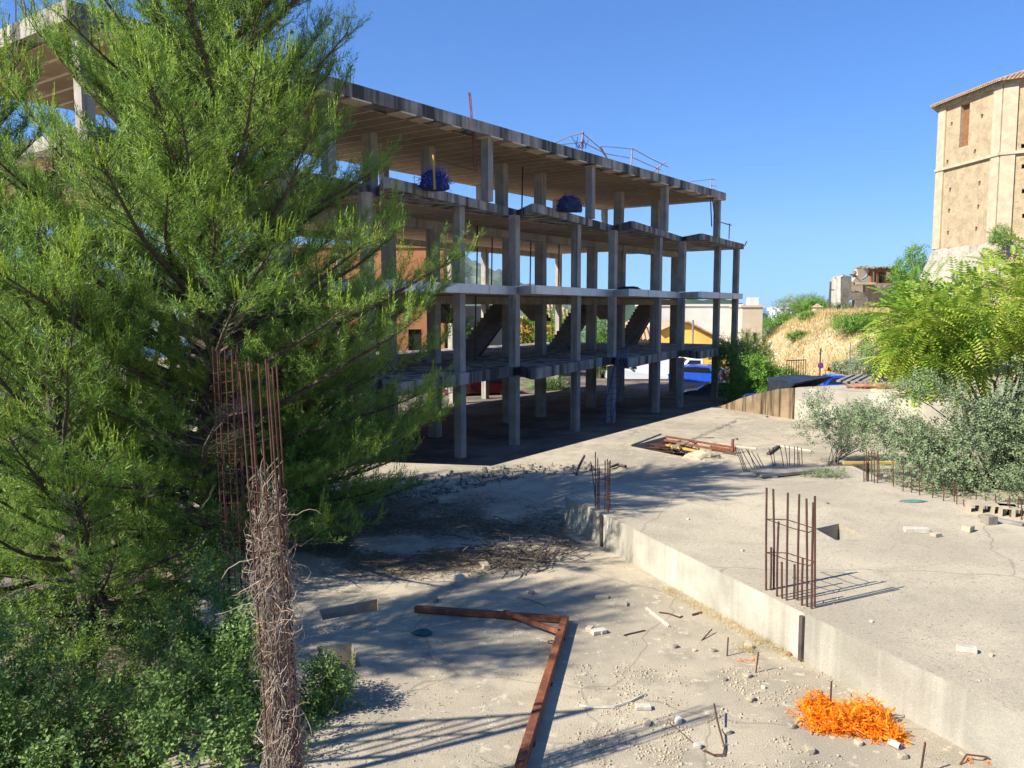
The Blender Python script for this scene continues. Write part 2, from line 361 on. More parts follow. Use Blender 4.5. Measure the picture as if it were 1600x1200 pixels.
for q_, dq, lb in ((p3, p3-p2, 'dark timber strip standing in the wall joint near the orange netting'), (p2, p2-p1, 'dark timber strip standing in the wall joint under the far starter bars')):
    dq = dq.normalized(); nq = Vector((dq.y,-dq.x,0)); nq = -nq if nq.x > 0 else nq
    mb = MB(); mb.box(Vector((q_.x, q_.y, 0))+nq*.025+Z_*((ZU+ZL)/2-.01), (.05, .05, ZU-ZL-.03), Matrix.Rotation(math.atan2(dq.y, dq.x), 3, 'Z'))
    tag(mb.build('joint_strip', M['bark'], bevel=.004), lb, 'timber strip')

# pits: side walls and floor
def pit(poly, z, depth, m1, m2, name):
    mb = MB(); n = len(poly); cx = sum(p[0] for p in poly)/n; cy = sum(p[1] for p in poly)/n
    q = [((p[0]-cx)*1.02+cx, (p[1]-cy)*1.02+cy) for p in poly]
    vs = [(p[0], p[1], z-.05) for p in q]+[(p[0], p[1], z-depth) for p in q]
    mb.add(vs, [(i, (i+1) % n, n+(i+1) % n, n+i) for i in range(n)]+[tuple(range(n, 2*n))])
    o = mb.build(name, m1); o['kind'] = 'structure'
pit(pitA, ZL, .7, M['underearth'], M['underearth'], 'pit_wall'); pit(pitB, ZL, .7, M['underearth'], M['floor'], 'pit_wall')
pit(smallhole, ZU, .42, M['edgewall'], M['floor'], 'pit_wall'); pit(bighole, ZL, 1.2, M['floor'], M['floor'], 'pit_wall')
mb = MB(); mb.prism([(-20,1),(-2.7,1),(-2.7,8),(-3.8,9),(-3.7,11.4),(-7.1,13),(-7.4,15.3),(-20,17)], -.9, -.30); tag(mb.build('leaf_litter', M['underearth']), kind='structure')
# building floor and road
mb = MB(); q = [B(u_, v_) for u_, v_ in ((2,8.5),(60,8.5),(60,34),(2,34))]
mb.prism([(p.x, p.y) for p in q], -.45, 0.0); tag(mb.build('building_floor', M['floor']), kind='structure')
mb = MB(); mb.prism([tuple(B(-10,36)[:2]), tuple(B(62,36)[:2]), tuple(B(62,50)[:2]), tuple(B(-10,50)[:2])], -.62, -.46); tag(mb.build('road', M['asphalt']), kind='structure')
mb = MB(); mb.prism([(12.5,31),(30,31.5),(30,44),(16,44),(14,40)], -.6, 1.2); tag(mb.build('forecourt', M['asphalt']), kind='structure')

# raised corner at the right: stained ramp wall, lit wall, slab on top
ZT = 2.42
topz = [(0,.05),(.08,.12),(.3,.42),(.55,.68),(.8,.90),(1,1.0)]
mb = MB(); n = len(topz); nr = Vector((-.81, -.59, 0)).normalized(); nr = Vector(((C1-C0).y, -(C1-C0).x, 0)).normalized()
if nr.y > 0: nr = -nr
for t, h in topz: q = C0.lerp(C1, t); mb.v.append((q.x, q.y, ZL-.1)); mb.v.append((q.x, q.y, ZL+h*(ZT-ZL)))
for t, h in topz: q = C0.lerp(C1, t)-nr*.22; mb.v.append((q.x, q.y, ZL-.1)); mb.v.append((q.x, q.y, ZL+h*(ZT-ZL)))
k = 2*n
for i in range(n-1):
    a = 2*i; mb.f += [(a,a+2,a+3,a+1),(k+a+1,k+a+3,k+a+2,k+a),(a+1,a+3,k+a+3,k+a+1)]
mb.f += [(0,1,k+1,k),(k-2,k-1,2*k-1,2*k-2)]
tag(mb.build('ramp_wall', M["brownwall"]), 'brown stained concrete wall rising beside the ramp at the end of the deck', 'wall')
mb = MB(); n = len(topz)
for t, h in topz: q = C0.lerp(C1, t)-nr*.225; mb.v.append((q.x, q.y, ZL+h*(ZT-ZL)-.02))
for t, h in topz: q = C0.lerp(C1, t)-nr*4.5; mb.v.append((q.x, q.y, ZL+h*(ZT-ZL)-.02))
mb.f = [(i, i+1, n+i+1, n+i) for i in range(n-1)]
tag(mb.build('ramp', M['asphalt']), kind='structure')
d = (C2-C1).normalized(); nb = Vector((-d.y, d.x, 0)); nb = -nb if nb.y < 0 else nb
q = [C1+d*.02, C2, C2+nb*.25, C1+nb*.25+d*.02]
mb = MB(); mb.prism([(p.x, p.y) for p in q], ZL-.1, ZT); tag(mb.build('corner_wall', M['edgewall']), 'cream concrete wall in full sun under the debris slab at the right', 'wall')
q = [C1+nb*.0-d*.0, C2+d*.3, Vector((21,27,0)), Vector((19,31.2,0)), C1-nr*4.3]
q = [C1-nr*.0+nb*.26, C2+nb*.26, Vector((20,24,0)), Vector((18,31.0,0)), C1-nr*4.4+Vector((.3,0,0))]
mb = MB(); mb.prism([(p.x, p.y) for p in q], ZT-.2, ZT-.004); tag(mb.build('upper_slab', M['deck']), kind='structure')
mb = MB(); a = gd(1200, 590, 29.2); b = gd(1241, 607, 27.6); c = gd(1302, 592, 30.1); e = gd(1228, 586, 30.3)  # dark wedge at the ramp head, built as a thin dark solid
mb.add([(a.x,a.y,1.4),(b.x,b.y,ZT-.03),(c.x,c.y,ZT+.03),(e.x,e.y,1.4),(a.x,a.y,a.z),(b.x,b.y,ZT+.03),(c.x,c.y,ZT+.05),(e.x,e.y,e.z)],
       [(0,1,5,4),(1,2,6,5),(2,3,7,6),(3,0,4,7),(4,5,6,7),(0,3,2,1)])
o = mb.build('dark_sheet', M['plastic']); bm = bmesh.new(); bm.from_mesh(o.data); bmesh.ops.subdivide_edges(bm, edges=bm.edges, cuts=6, use_grid_fill=True)
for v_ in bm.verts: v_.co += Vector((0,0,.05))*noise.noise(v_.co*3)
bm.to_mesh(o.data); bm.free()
tag(o, 'dark sheet stretched over the head of the ramp', 'plastic sheet')

# ------------------------------------------------------------------ the unfinished building
bld = thing('unfinished_building', 'unfinished four storey concrete frame building with open floors behind the pine', 'building', None, B(0,0,0))
def teeth():
    pts = [(8.3, 16.4)]
    for k in range(-1, 5):
        s = 16.45+7.1*k
        pts.append((s+.0 if k > -1 else 9.3, 16.35 if k < 0 else 16.22))
        pts.append((s+8.15 if k < 4 else 45.4, 17.72 if k < 3 else 17.25))
        if k == 3: break
    pts = [(8.3,16.3)]
    for k in range(5):
        s = 9.35+7.1*k
        if k: pts.append((s-.12, 16.30)); pts.append((s, 16.18))
        pts.append((s+8.2 if k < 4 else 45.4, 17.75 if k < 4 else 17.0))
    return pts
def fwd(pts): return [tuple(B(a, b)[:2]) for a, b in pts]
front = teeth()
outline = front+[(45.4,24.3),(42.8,24.3),(42.8,28.0),(8.3,28.0)]
def slab(name, ol, z0, z1, m):
    mb = MB(); mb.prism(fwd(ol), z0, z1); return mb.build(name, m, bld)
slab('floor_slab', outline, 2.48, 2.86, M['slab']); slab('floor_slab', outline, 5.46, 5.76, M['slab2']); slab('floor_slab', outline, 8.25, 8.54, M['slab'])
roofol = [(8.3,16.85),(42.2,16.85),(42.2,24.4),(8.3,24.4)]
slab('roof', roofol, 10.62, 11.0, M['slab'])
# ceiling panels between joists, each an object, sharing one mesh
def ceiling(z, u0, u1, v0f, v1):
    u_ = u0
    while u_ < u1-.7:
        vs = v0f(u_); ln = v1-vs
        mb = MB(); mb.box((0,0,0), (.56, 1, .03)); key = 'cp'
        if key not in cache: cache[key] = mesh_of(mb, M['ceiling'])
        o = shared('ceiling_panel', cache[key], bld, B(u_+.35, vs+ln/2, z-.012), RB, (1, ln, 1))
        u_ += .7
    mb = MB(); q = [B(u0+.05, v0f(u0)+.0, 0), B(u1-.05, v0f(u0), 0), B(u1-.05, v1, 0), B(u0+.05, v1, 0)]
    mb.prism([(p.x, p.y) for p in q], z-.010, z-.003); mb.build('joist_layer', M['joist'], bld)
cache = {}
ceiling(10.62, 8.7, 41.9, lambda u_: 17.45, 24.15)
for z in (2.48, 5.46, 8.25): ceiling(z, 8.7, 42.6, lambda u_: 18.1, 27.7)
# columns
mb = MB(); mb.box((0,0,.5), (1,1,1)); colme = mesh_of(mb, M['column'], bevel=0)
def column(u_, v_, z0, z1, wu=.27, wv=.3):
    o = shared('column', colme, bld, B(u_+random.uniform(-.02,.02), v_, z0), RB, (wu, wv, z1-z0)); o.rotation_euler[0] = random.uniform(-.004,.004); return o
FU = [9.5, 13.7, 16.7, 20.82, 23.9, 28.06, 31.04, 35.36, 38.0, 42.5, 45.2]
MU = [11.5, 14.1, 16.6, 21.2, 23.6, 28.4, 30.85, 35.35, 38.3, 42.3, 44.95]
BU = [10.5, 13.6, 17.7, 20.8, 24.9, 27.9, 32.4, 35.2, 40.3, 42.5]
for z0, z1 in ((0,2.48),(2.86,5.46),(5.76,8.25)):
    for a in FU: column(a, 17.36, z0, z1)
    for a in MU: column(a, 20.95, z0, z1, .30, .45)
    for a in BU: column(a, 27.55, z0, z1, .3, .3)
for a in (8.75, 15.2, 22.1, 28.85, 35.6, 41.9): column(a, 17.2, 8.54, 10.62)
for a in (12.2, 15.4, 19.2, 22.0, 26.3, 29.0, 35.85, 39.85): column(a, 19.75, 8.54, 10.62, .3, .42)
for a in (9.0, 16.4, 24.0, 30.2, 36.6, 41.7): column(a, 23.9, 8.54, 10.62, .28, .28)
for z in (2.48, 5.46, 8.25):
    for v_, u0, u1, dp in ((20.95, 8.6, 45.1, .34), (27.6, 8.6, 42.6, .30)):
        mb = MB(); q = [B(u0, v_-.2), B(u1, v_-.2), B(u1, v_+.2), B(u0, v_+.2)]
        mb.prism([(p.x, p.y) for p in q], z-dp, z-.03); mb.build('beam', M['column'], bld)
# fascia seams: short lighter cast lips under the roof edge
for i in range(24):
    u_ = 9+i*1.4+random.uniform(-.3,.3); mb = MB(); l = random.uniform(.3,.9)
    q = [B(u_, 16.83), B(u_+l, 16.83), B(u_+l, 17.4), B(u_, 17.4)]
    mb.prism([(p.x,p.y) for p in q], 10.58, 10.62); mb.build('mortar_lip', M['joist'], bld)
# stairs
def flight(u0, u1, v0, v1, z0, z1, n=14):
    mb = MB(); w_ = v1-v0
    pr = []
    for i in range(n):
        ua = u0+(u1-u0)*i/n; ub = u0+(u1-u0)*(i+1)/n; zb = z0+(z1-z0)*(i+1)/n
        pr += [(ua, zb), (ub, zb)]
    pr = [(u0, z0)]+pr; under = [(u1, z1-.30), (u0+(u1-u0)*.06, z0-.04)]
    poly = pr+under; m_ = len(poly)
    vs = [B(a, v0, b) for a, b in poly]+[B(a, v1, b) for a, b in poly]
    fs = [(i, (i+1) % m_, m_+(i+1) % m_, m_+i) for i in range(m_)]
    # side faces as quads strips per step
    mb.add(vs, fs)
    for s_ in (0, m_):
        for i in range(n):
            a = 1+2*i; ua = poly[a][0]; ub = poly[a+1][0]
            za = z0-.02+(z1-.25-z0+.02)*i/n; zb = z0-.02+(z1-.25-z0+.02)*(i+1)/n; vv = v0 if s_ == 0 else v1
            mb.add([B(ua, vv, poly[a][1]), B(ub, vv, poly[a+1][1]), B(ub, vv, zb), B(ua, vv, za)], [(0,1,2,3)])
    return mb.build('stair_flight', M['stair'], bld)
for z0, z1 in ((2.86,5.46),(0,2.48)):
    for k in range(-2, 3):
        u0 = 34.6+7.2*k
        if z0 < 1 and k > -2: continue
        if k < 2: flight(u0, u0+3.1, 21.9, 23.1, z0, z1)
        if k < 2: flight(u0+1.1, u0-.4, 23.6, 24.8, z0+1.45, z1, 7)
# rebar stubs on the roof end, and props
for i in range(26):
    v_ = 17.3+i*.27; p = B(8.5+random.uniform(0,.3), v_, 11.0); mb = MB()
    q = p+Vector((random.uniform(-.12,.12), random.uniform(-.1,.1), random.uniform(.5,1.2))); mb.tube([p, p.lerp(q,.5)+Vector((.02,0,0)), q], .012, 4); mb.build('starter_bar', M['rust'], bld)
for px, d_, z0, z1 in ((872,40,5.76,8.25),(768,36,5.76,8.25),(745,33,5.76,8.25),(815,33.5,8.54,10.62),(786,37,8.54,10.6),(828,37,5.76,8.25),(742,33,2.86,5.46)):
    p = gd(px, 480, d_); mb = MB(); mb.tube([(p.x,p.y,z0),(p.x+.04,p.y,z1)], .03, 6); mb.build('steel_prop', M['rust'], bld)

# ------------------------------------------------------------------ things on the building
def bundle(name, label, cat, c, sx, sy, sz, m, seed, strands=0, m2=None, post=None):
    t = thing(name, label, cat, None, c)
    bm = bmesh.new(); bmesh.ops.create_icosphere(bm, subdivisions=4, radius=1)
    for v_ in bm.verts:
        n_ = v_.co.copy(); r_ = 1+.25*noise.noise(n_*1.6+Vector((seed,0,0)))+.13*noise.noise(n_*5+Vector((0,seed,0)))+.02*noise.noise(n_*12)
        v_.co = Vector((n_.x*sx*r_, n_.y*sy*r_, max(-.05, n_.z*sz*r_*.7+sz*.3)))
    me = bpy.data.meshes.new('heap'); bm.to_mesh(me); bm.free(); me.materials.append(m)
    o = bpy.data.objects.new('heap', me); C.objects.link(o); o.parent = t
    if strands:
        mb = MB()
        for i in range(strands):
            a = random.uniform(0, 6.28); e_ = random.uniform(0, 1.4); p = Vector((math.cos(a)*math.cos(e_)*sx, math.sin(a)*math.cos(e_)*sy, math.sin(e_)*sz))
            pts = [p*random.uniform(.9,1.1)]
            dd = Vector((random.gauss(0,1), random.gauss(0,1), random.gauss(0,.8)))*.035
            for _ in range(4): pts.append(pts[-1]+dd+Vector((random.gauss(0,.03), random.gauss(0,.03), random.gauss(0,.03))))
            mb.tube(pts, .008, 3, cap=False)
        o2 = mb.build('loose_strands', m2 or m, t); o2['kind'] = 'stuff'
    return t
bundle('netting_bundle', 'tangled blue netting bundle on the third floor edge beside the yellow post', 'netting', gd(678, 294, 24.2), .44, .4, .50, M['bluenet'], 3, 260, mat('pale_blue_strand', (.12,.18,.42), (.25,.12,.25), 9))
bundle('tarp_heap', 'dark blue tarpaulin heap on the third floor edge between two columns', 'tarpaulin', gd(890, 329, 30.2), .46, .4, .52, M['bluetarp'], 9, 60, M['bluenet'])
bundle('black_bag_pile', 'low black plastic pile lying on the second floor edge', 'bag', gd(982, 452, 36), .5, .3, .13, M['bluetarp'], 5)
def post(name, label, cat, a, b, r, m, grp=None):
    mb = MB(); mb.tube([a, b], r, 6); return tag(mb.build(name, m), label, cat, grp)
post('timber_post', 'short yellow timber post standing in front of the blue netting bundle', 'post', gd(679,296,23.8), gd(677,242,23.8), .035, M['yellowwood'])
post('slanting_rod', 'thin brown rod slanting from the yellow post to the hanging red mast', 'rod', gd(679,249,23.8), gd(745,267,27.2), .012, M['rust'])
mast = thing('lattice_mast', 'red lattice mast hanging over the roof edge', 'mast', None, (0,0,0))
A = [gd(732,144,27.2), gd(735,144,27.4), gd(733,146,27.6)]; Bm = [gd(738,208,27.0), gd(745,268,27.0), gd(741,262,27.2)]
for i in range(3): mb = MB(); mb.tube([A[i], Bm[i]], .016, 5); mb.build('chord', M['redsteel'], mast)
for i in range(14):
    t = i/14; mb = MB(); k = i % 3; mb.tube([A[k].lerp(Bm[k], t), A[(k+1) % 3].lerp(Bm[(k+1) % 3], t+.05)], .011, 4); mb.build('lacing_bar', M['redsteel'], mast)
gr = thing('roof_guardrail', 'makeshift guardrail of thin posts and drooping rods along the roof edge', 'guardrail')
def dpt(x, y): # points above the roof edge
    u_ = None
    lo, hi = 5, 60
    for _ in range(50):
        mid = (lo+hi)/2; p = B(mid, 17.1, 11)
        if p.x/p.y < (x-800)/math.hypot(F, 120)*1.0: lo = mid
        else: hi = mid
    return gd(x, y, B(lo, 17.1).y)
for a, b in (((909,238),(911,206)),((908,228),(912,206)),((949,248),(938,229)),((986,262),(988,232)),((1028,271),(1028,260)),((1018,270),(1040,253)),((1110,304),(1112,278))):
    mb = MB(); mb.tube([dpt(*a), dpt(*b)], .03, 5); mb.build('post', M['pinkpost'], gr)
for pts in ([(866,224),(888,214),(910,208)],[(877,226),(910,222)],[(910,208),(936,230),(948,247)],[(911,222),(945,240),(984,247)],[(937,229),(960,230),(988,233)],[(988,232),(1015,247),(1044,261)],[(988,246),(1010,256),(1033,266)],[(1078,284),(1112,280),(1118,281)],[(1110,290),(1120,291)],[(1108,295),(1118,296)]):
    mb = MB(); mb.tube([dpt(*p) for p in pts], .018, 4); mb.build('rail', M['pinkpost'], gr)
for i in range(9):
    mb = MB(); a = dpt(900+i*2, 232); mb.tube([a, a+Vector((random.uniform(-.3,.3),0,random.uniform(.1,.5)))], .015, 4); mb.build('blue_strand', M['bluenet'], gr)
g2 = thing('edge_guardrail', 'small steel guardrail of two posts on the right end of the third floor', 'guardrail')
for pts in ([(1122,370),(1122,344)],[(1139,374),(1140,349)],[(1121,346),(1143,352)],[(1163,385),(1167,377)]):
    mb = MB(); mb.tube([gd(x,y,44.5) for x,y in pts], .028, 5); mb.build('bar', M['pinkpost'], g2)
hp = thing('hanging_props', 'two dark poles hanging down from the right corner of the roof', 'pole')
for pts in ([(1110,304),(1112,354)],[(1113,308),(1117,342)]):
    mb = MB(); mb.tube([gd(x,y,42.9) for x,y in pts], .03, 5); mb.build('pole', M['rust'], hp)
# ladder
lad = thing('ladder', 'blue ladder leaning from the ground to the first floor slab', 'ladder')
la, lb = gd(937,668,33.4), gd(968,540,34.2); ra, rb_ = gd(955,664,33.6), gd(981,538,34.4)
for a, b in ((la,lb),(ra,rb_)): mb = MB(); mb.tube([a,b], .022, 6); mb.build('rail', M['blueladder'], lad)
for i in range(14):
    t = (i+.5)/14; mb = MB(); mb.tube([la.lerp(lb,t), ra.lerp(rb_,t)], .012, 5); mb.build('rung', M['blueladder'], lad)

# ------------------------------------------------------------------ buildings behind
def house(name, label, x0, x1, y0, d, zt, zb, m, roof=None, wins=(), depth=8, cat='building', rz=0):
    """box building whose near wall spans pixels x0..x1 at depth d"""
    a, b = gd(x0, 480, d), gd(x1, 480, d); w_ = b.x-a.x
    t = thing(name, label, cat, None, (a.x, d, zb), rz)
    hs = [rect(wx, wz, wx+ww, wz+wh) for wx, wz, ww, wh in wins]
    plate('wall', rect(0, 0, w_, zt-zb), hs, Vector((0,0,0)), X_, Z_, Vector((0,.3,0)), m, t)
    for (wx, wz, ww, wh) in wins:
        mb = MB(); mb.box((wx+ww/2, .2, wz+wh/2), (ww, .04, wh)); f = mb.build('window', M['dark'], t)
    mb = MB(); mb.box((.15, depth/2+.15, (zt-zb)/2), (.3, depth-.31, zt-zb-.01)); mb.build('side_wall', m, t)
    mb = MB(); mb.box((w_-.15, depth/2+.15, (zt-zb)/2), (.3, depth-.31, zt-zb-.01)); mb.build('side_wall', m, t)
    mb = MB(); mb.box((w_/2, depth+.15, (zt-zb)/2), (w_, .3, zt-zb)); mb.build('side_wall', m, t)
    mb = MB()
    if roof == 'flat': mb.box((w_/2, depth/2+.1, zt-zb+.1), (w_+.3, depth+.4, .2)); mb.build('roof', m, t)
    elif roof: 
        h = roof; W = w_+.6; D = depth+.6; zz = zt-zb
        vs = [(-.3,-.3,zz),(W-.3,-.3,zz),(W-.3,D-.3,zz),(-.3,D-.3,zz),(W*.45,D/2,zz+h),(W*.55,D/2,zz+h)]
        mb.add(vs, [(0,1,5,4),(1,2,5),(2,3,4,5),(3,0,4),(0,3,2,1)]); rf = mb.build('roof', M['tile'], t)
        rows = MB()
        for i in range(int(W/.35)):
            x = -.3+(i+.5)*.35; s_ = min(1, x/(W*.45) if x < W*.45 else (1 if x < W*.55 else (W-.3-x)/(W*.45))); s_ = max(.03, min(1, s_))
            rows.tube([(x,-.32,zz+.03),(x,-.3+(D/2)*s_,zz+.03+h*s_)], .09, 5)
        r2 = rows.build('tile_row', M['tile'], rf); r2['kind'] = 'stuff'
    return t
house('orange_building', 'tall orange rendered building seen through the frame and the pine', 440, 694, 0, 56, 9.0, -.6, M['ochre'], 'flat', [(2.5,6.5,.9,1.3),(5.5,6.5,.9,1.3),(8.6,2.6,.9,1.5),(6.2,2.6,.9,1.5),(3,2.6,.9,1.5)], 10)
house('cream_building', 'low cream building in full sun behind the stair flights', 700, 812, 0, 62, 4.9, -.6, M['cream'], 'flat', [(1.0,1.5,.8,1.2),(3.6,1.4,.8,1.2)], 8)
house('brown_roof_house', 'ochre house with pink tile roof behind the willow tree', 815, 905, 0, 78, 3.9, -.6, M['yellow2'], 1.6, [(1.5,2.2,.9,1.1)], 7)
house('stone_house', 'small ochre house with low tile roof behind the right stair flight', 962, 1030, 0, 66, 2.4, -.6, M['yellow'], 1.7, [(1,1.4,.7,1)], 6)
house('white_warehouse', 'long blank white warehouse wall in full sun', 1030, 1159, 0, 78, 5.1, -.6, M['white'], 'flat', [], 14)
house('beige_house', 'beige house with two dark windows at the end of the white warehouse', 1160, 1192, 0, 74, 5.0, 0, M['cream'], 'flat', [(.35,1.8,.35,.9),(1.05,2.0,.35,.7)], 5)
yb = thing('yellow_house', 'bright yellow house with brown tile roof in front of the white warehouse', 'house', None, gd(1032,480,64).xy.to_3d()+Vector((0,0,-.6)))
w_ = 5.3
pl = plate('wall', [(0,0),(w_,0),(w_,2.7),(2.1,4.35),(1.3,4.35),(0,3.75)], [rect(.5,.3,1.2,1.9)], Vector((0,0,0)), X_, Z_, Vector((0,.25,0)), M['yellow'], yb)
mb = MB(); mb.box((.85,.2,1.1), (.7,.04,1.6)); mb.build('door', M['brownboard'], yb)
mb = MB(); mb.add([(w_+.35,-.3,2.58),(2.1,-.3,4.42),(1.2,-.3,4.42),(w_+.35,7,2.58),(2.1,7,4.42),(1.2,7,4.42),(-.2,-.3,3.72),(-.2,7,3.72)], [(0,3,4,1),(1,4,5,2),(2,5,7,6)])
rf = mb.build('roof', M['tile'], yb)
mb = MB()
for i in range(20): mb.tube([(w_+.38,-.25+i*.36,2.62),(2.1,-.25+i*.36,4.47)], .08, 5)
mb.build('tile_row', M['tile'], rf)['kind'] = 'stuff'
mb = MB(); mb.box((w_-.15, 3.6, 1.3), (.28, 6.6, 2.6)); mb.build('side_wall', M['yellow'], yb)
mb = MB(); mb.box((2.0,-1.6,1.25), (2.2, 3, 2.5)); mb.build('porch', M['yellow2'], yb, bevel=.02)
lw = thing('low_yellow_wall', 'low yellow wall topped with grey corrugated sheet beside the parked cars', 'wall', None, gd(1026,480,61).xy.to_3d()+Vector((0,0,-.6)))
mb = MB(); mb.box((2.6,0,.85), (5.4,.25,1.7)); mb.build('wall', M['yellow'], lw)
for i in range(13):
    mb = MB(); mb.box((.1+i*.41, 0, 2.25), (.39, .05+.04*(i % 2), 1.05)); mb.build('corrugated_sheet', M['wood'], lw)
# chimney and house terrace
post('utility_pole', 'grey utility pole with a crossarm in front of the yellow roof', 'pole', gd(1083,480,60)-Vector((0,0,5.6)), gd(1083,500,60), .07, M['wood'])
mb = MB(); mb.box(gd(1176,480,75), (.9,.9,1.7)); tag(mb.build('chimney_block', M['white'], bevel=.03), 'white chimney block on the beige house roof', 'chimney')
# tower and ruin -----------------------------------------------------------
TW = thing('stone_tower', 'tall octagonal stone church tower with tile eaves above the ailanthus tree', 'tower', None, (0,0,0))
pa, pb = Vector((33.7,66.2,0)), Vector((34.45,59.0,0)); s_ = (pb-pa).length
pts8 = [pa, pb]; dcur = (pb-pa)
for k in range(6):
    dcur = Matrix.Rotation(math.radians(45), 3, 'Z') @ dcur; pts8.append(pts8[-1]+dcur)
cen = sum(pts8, Vector())/8
zb_, zs_, zt_ = 9.6, 15.7, 20.6
Zb, Zs, Zt = zb_, 15.75, 20.75
for k in range(8):
    a, b = pts8[k], pts8[(k+1) % 8]; X = (b-a).normalized(); nrm = Vector((X.y,-X.x,0)); nrm = nrm if nrm.dot(a-cen) > 0 else -nrm
    L = (b-a).length; hs = []; vis = k in (0, 1, 7)
    holes = []
    if k == 0:
        holes = [rect(2.55, 17.05-Zb, 3.6, 20.2-Zb)]+[rect(x, z-Zb, x+.24, z-Zb+.3) for x, z in ((1.4,18.9),(4.9,18.7),(1.1,16.1),(4.3,16.3),(1.6,13.9),(5.0,13.9),(1.6,12.3),(5.0,12.2),(1.6,10.6),(4.9,10.6))]
    elif k == 1: holes = [rect(x, z-Zb, x+.3, z-Zb+.3) for x, z in ((1.4,18.6),(1.9,17.0),(1.2,16.0),(1.3,14.6),(1.4,12.9),(1.5,11.2),(3.6,18.6),(3.8,16.0),(3.7,13.6),(3.8,11.2))]
    plate('wall', rect(0, 0, L, Zt-Zb), holes, Vector((a.x, a.y, Zb)), X, Z_, -nrm*.6, M['tower'], TW)
    for i, hh in enumerate(holes):
        x0, y0 = hh[0]; x1, y1 = hh[2]; big = (y1-y0) > 1
        mb = MB(); c = Vector((a.x, a.y, Zb))+X*(x0+x1)/2+Z_*(y0+y1)/2-nrm*(.5 if not big else .34)
        mb.box(c, (x1-x0-.004, .05, y1-y0-.004), Matrix(((X.x, nrm.x, 0), (X.y, nrm.y, 0), (0, 0, 1))))
        mb.build('window_shutter' if big else 'putlog_hole', M['brownboard'] if big else M['dark'], TW)
    # string course, pilasters, eaves
    R = Matrix(((X.x, nrm.x, 0), (X.y, nrm.y, 0), (0, 0, 1)))
    mb = MB(); mb.box((a+b)/2+nrm*.1+Z_*Zs, (L+.12, .22, .2), R); mb.build('string_course', M['ashlar'], TW)
    mb = MB(); mb.box((a+b)/2+nrm*.12+Z_*(Zt-.14), (L+.15, .26, .28), R); mb.build('cornice', M['batter'], TW)
    for c_, s2 in ((a, 1), (b, -1)):
        mb = MB(); mb.box(c_+X*s2*.45+nrm*.06+Z_*(Zb+(Zs-.1))/2, (.9, .14, Zs-.1-Zb), R); mb.build('pilaster', M['ashlar'], TW)
        mb = MB(); mb.box(c_+X*s2*.45+nrm*.06+Z_*((Zs+.1)+(Zt-.28))/2, (.9, .14, Zt-.38-Zs), R); mb.build('pilaster', M['ashlar'], TW)
    # roof segment with tile rows
    e0 = cen+(a-cen)*1.07; e1 = cen+(b-cen)*1.07; ap = cen+Z_*(Zt+3.3)
    mb = MB(); mb.add([e0+Z_*Zt, e1+Z_*Zt, ap, e0+Z_*(Zt-.08), e1+Z_*(Zt-.08)], [(0,1,2),(3,4,1,0),(3,2,4)]); rf = mb.build('roof', M['tile'], TW)
    if vis or k in (2,6):
        mb = MB(); nn = 30; apx = cen+Z_*(Zt+3.3)
        for i in range(nn):
            t = (i+.5)/nn; p = e0.lerp(e1, t)+Z_*(Zt+.03); inn = (cen-(e0+e1)/2).normalized(); frac = 1-abs(2*t-1); D = (cen-(e0+e1)/2).length
            q = p+inn*D*max(.03, frac)+Z_*3.3*max(.03, frac); mb.tube([p-inn*.06, q], .085, 6)
        mb.build('tile_row', M['tile'], rf)['kind'] = 'stuff'
    # battered base
    o1 = cen+(a-cen)*1.30; o2 = cen+(b-cen)*1.30
    mb = MB(); n1 = 8; 
    vs = []
    for j in range(5):
        t = j/4
        for i in range(n1+1):
            s3 = i/n1; p = (a.lerp(b, s3)*1.0).lerp(o1.lerp(o2, s3), t*.9); p = cen+(p-cen)*1.004
            r_ = .18*noise.noise(Vector((p.x, p.y, t*9)))*(0 < i < n1)
            vs.append(p+nrm*r_+Z_*(Zb+.0-t*6.5))
    mb.add(vs, [(j*(n1+1)+i, j*(n1+1)+i+1, (j+1)*(n1+1)+i+1, (j+1)*(n1+1)+i) for j in range(4) for i in range(n1)]); mb.build('battered_base', M['batter'], TW)

RU = thing('ruined_house', 'roofless ruined house with broken white and brown walls on the hill crest', 'ruin', None, (0,0,0))
D = 82
def rw(name, pxs, d0, d1, m, holes=(), th=.4):
    """wall whose outline is given in pixels; depth runs from d0 (first x) to d1"""
    xs_ = [p[0] for p in pxs]; xa, xb = min(xs_), max(xs_)
    A_, B_ = gd(xa, 480, d0), gd(xb, 480, d1); A_.z = 0; B_.z = 0; X = (B_-A_).normalized(); Lw = (B_-A_).length
    def conv(p):
        # intersect the pixel ray with the vertical wall plane
        a = (p[0]-800)/F; b = (600-p[1])/F; r = Vector((a, math.cos(PIT)+b*math.sin(PIT), -math.sin(PIT)+b*math.cos(PIT)))
        den = r.x*X.y-r.y*X.x; t = (A_.x*X.y-A_.y*X.x)/den; w3 = Vector((0,0,H))+r*t
        return ((w3-A_).dot(X), w3.z)
    nb_ = Vector((-X.y, X.x, 0)); nb_ = nb_ if nb_.y > 0 else -nb_
    return plate(name, [conv(p) for p in pxs], [[conv(q) for q in h] for h in holes], A_, X, Z_, nb_*th, m, RU)
rw('wall', [(1305,487),(1306,435),(1309,432),(1314,431),(1313,488)], 86, 82, M['oldwhite'])
rw('wall', [(1313.2,488),(1313.5,433),(1319,430),(1330,432),(1331,440),(1330,445),(1340,446),(1354,442),(1356,470),(1361,476),(1358,485),(1350,489)], 82, 83.5, M['oldwhite'], [[(1330,446.5),(1353,445),(1353,456.5),(1330,457)],[(1327,469),(1336,469),(1336,480),(1327,480)]])
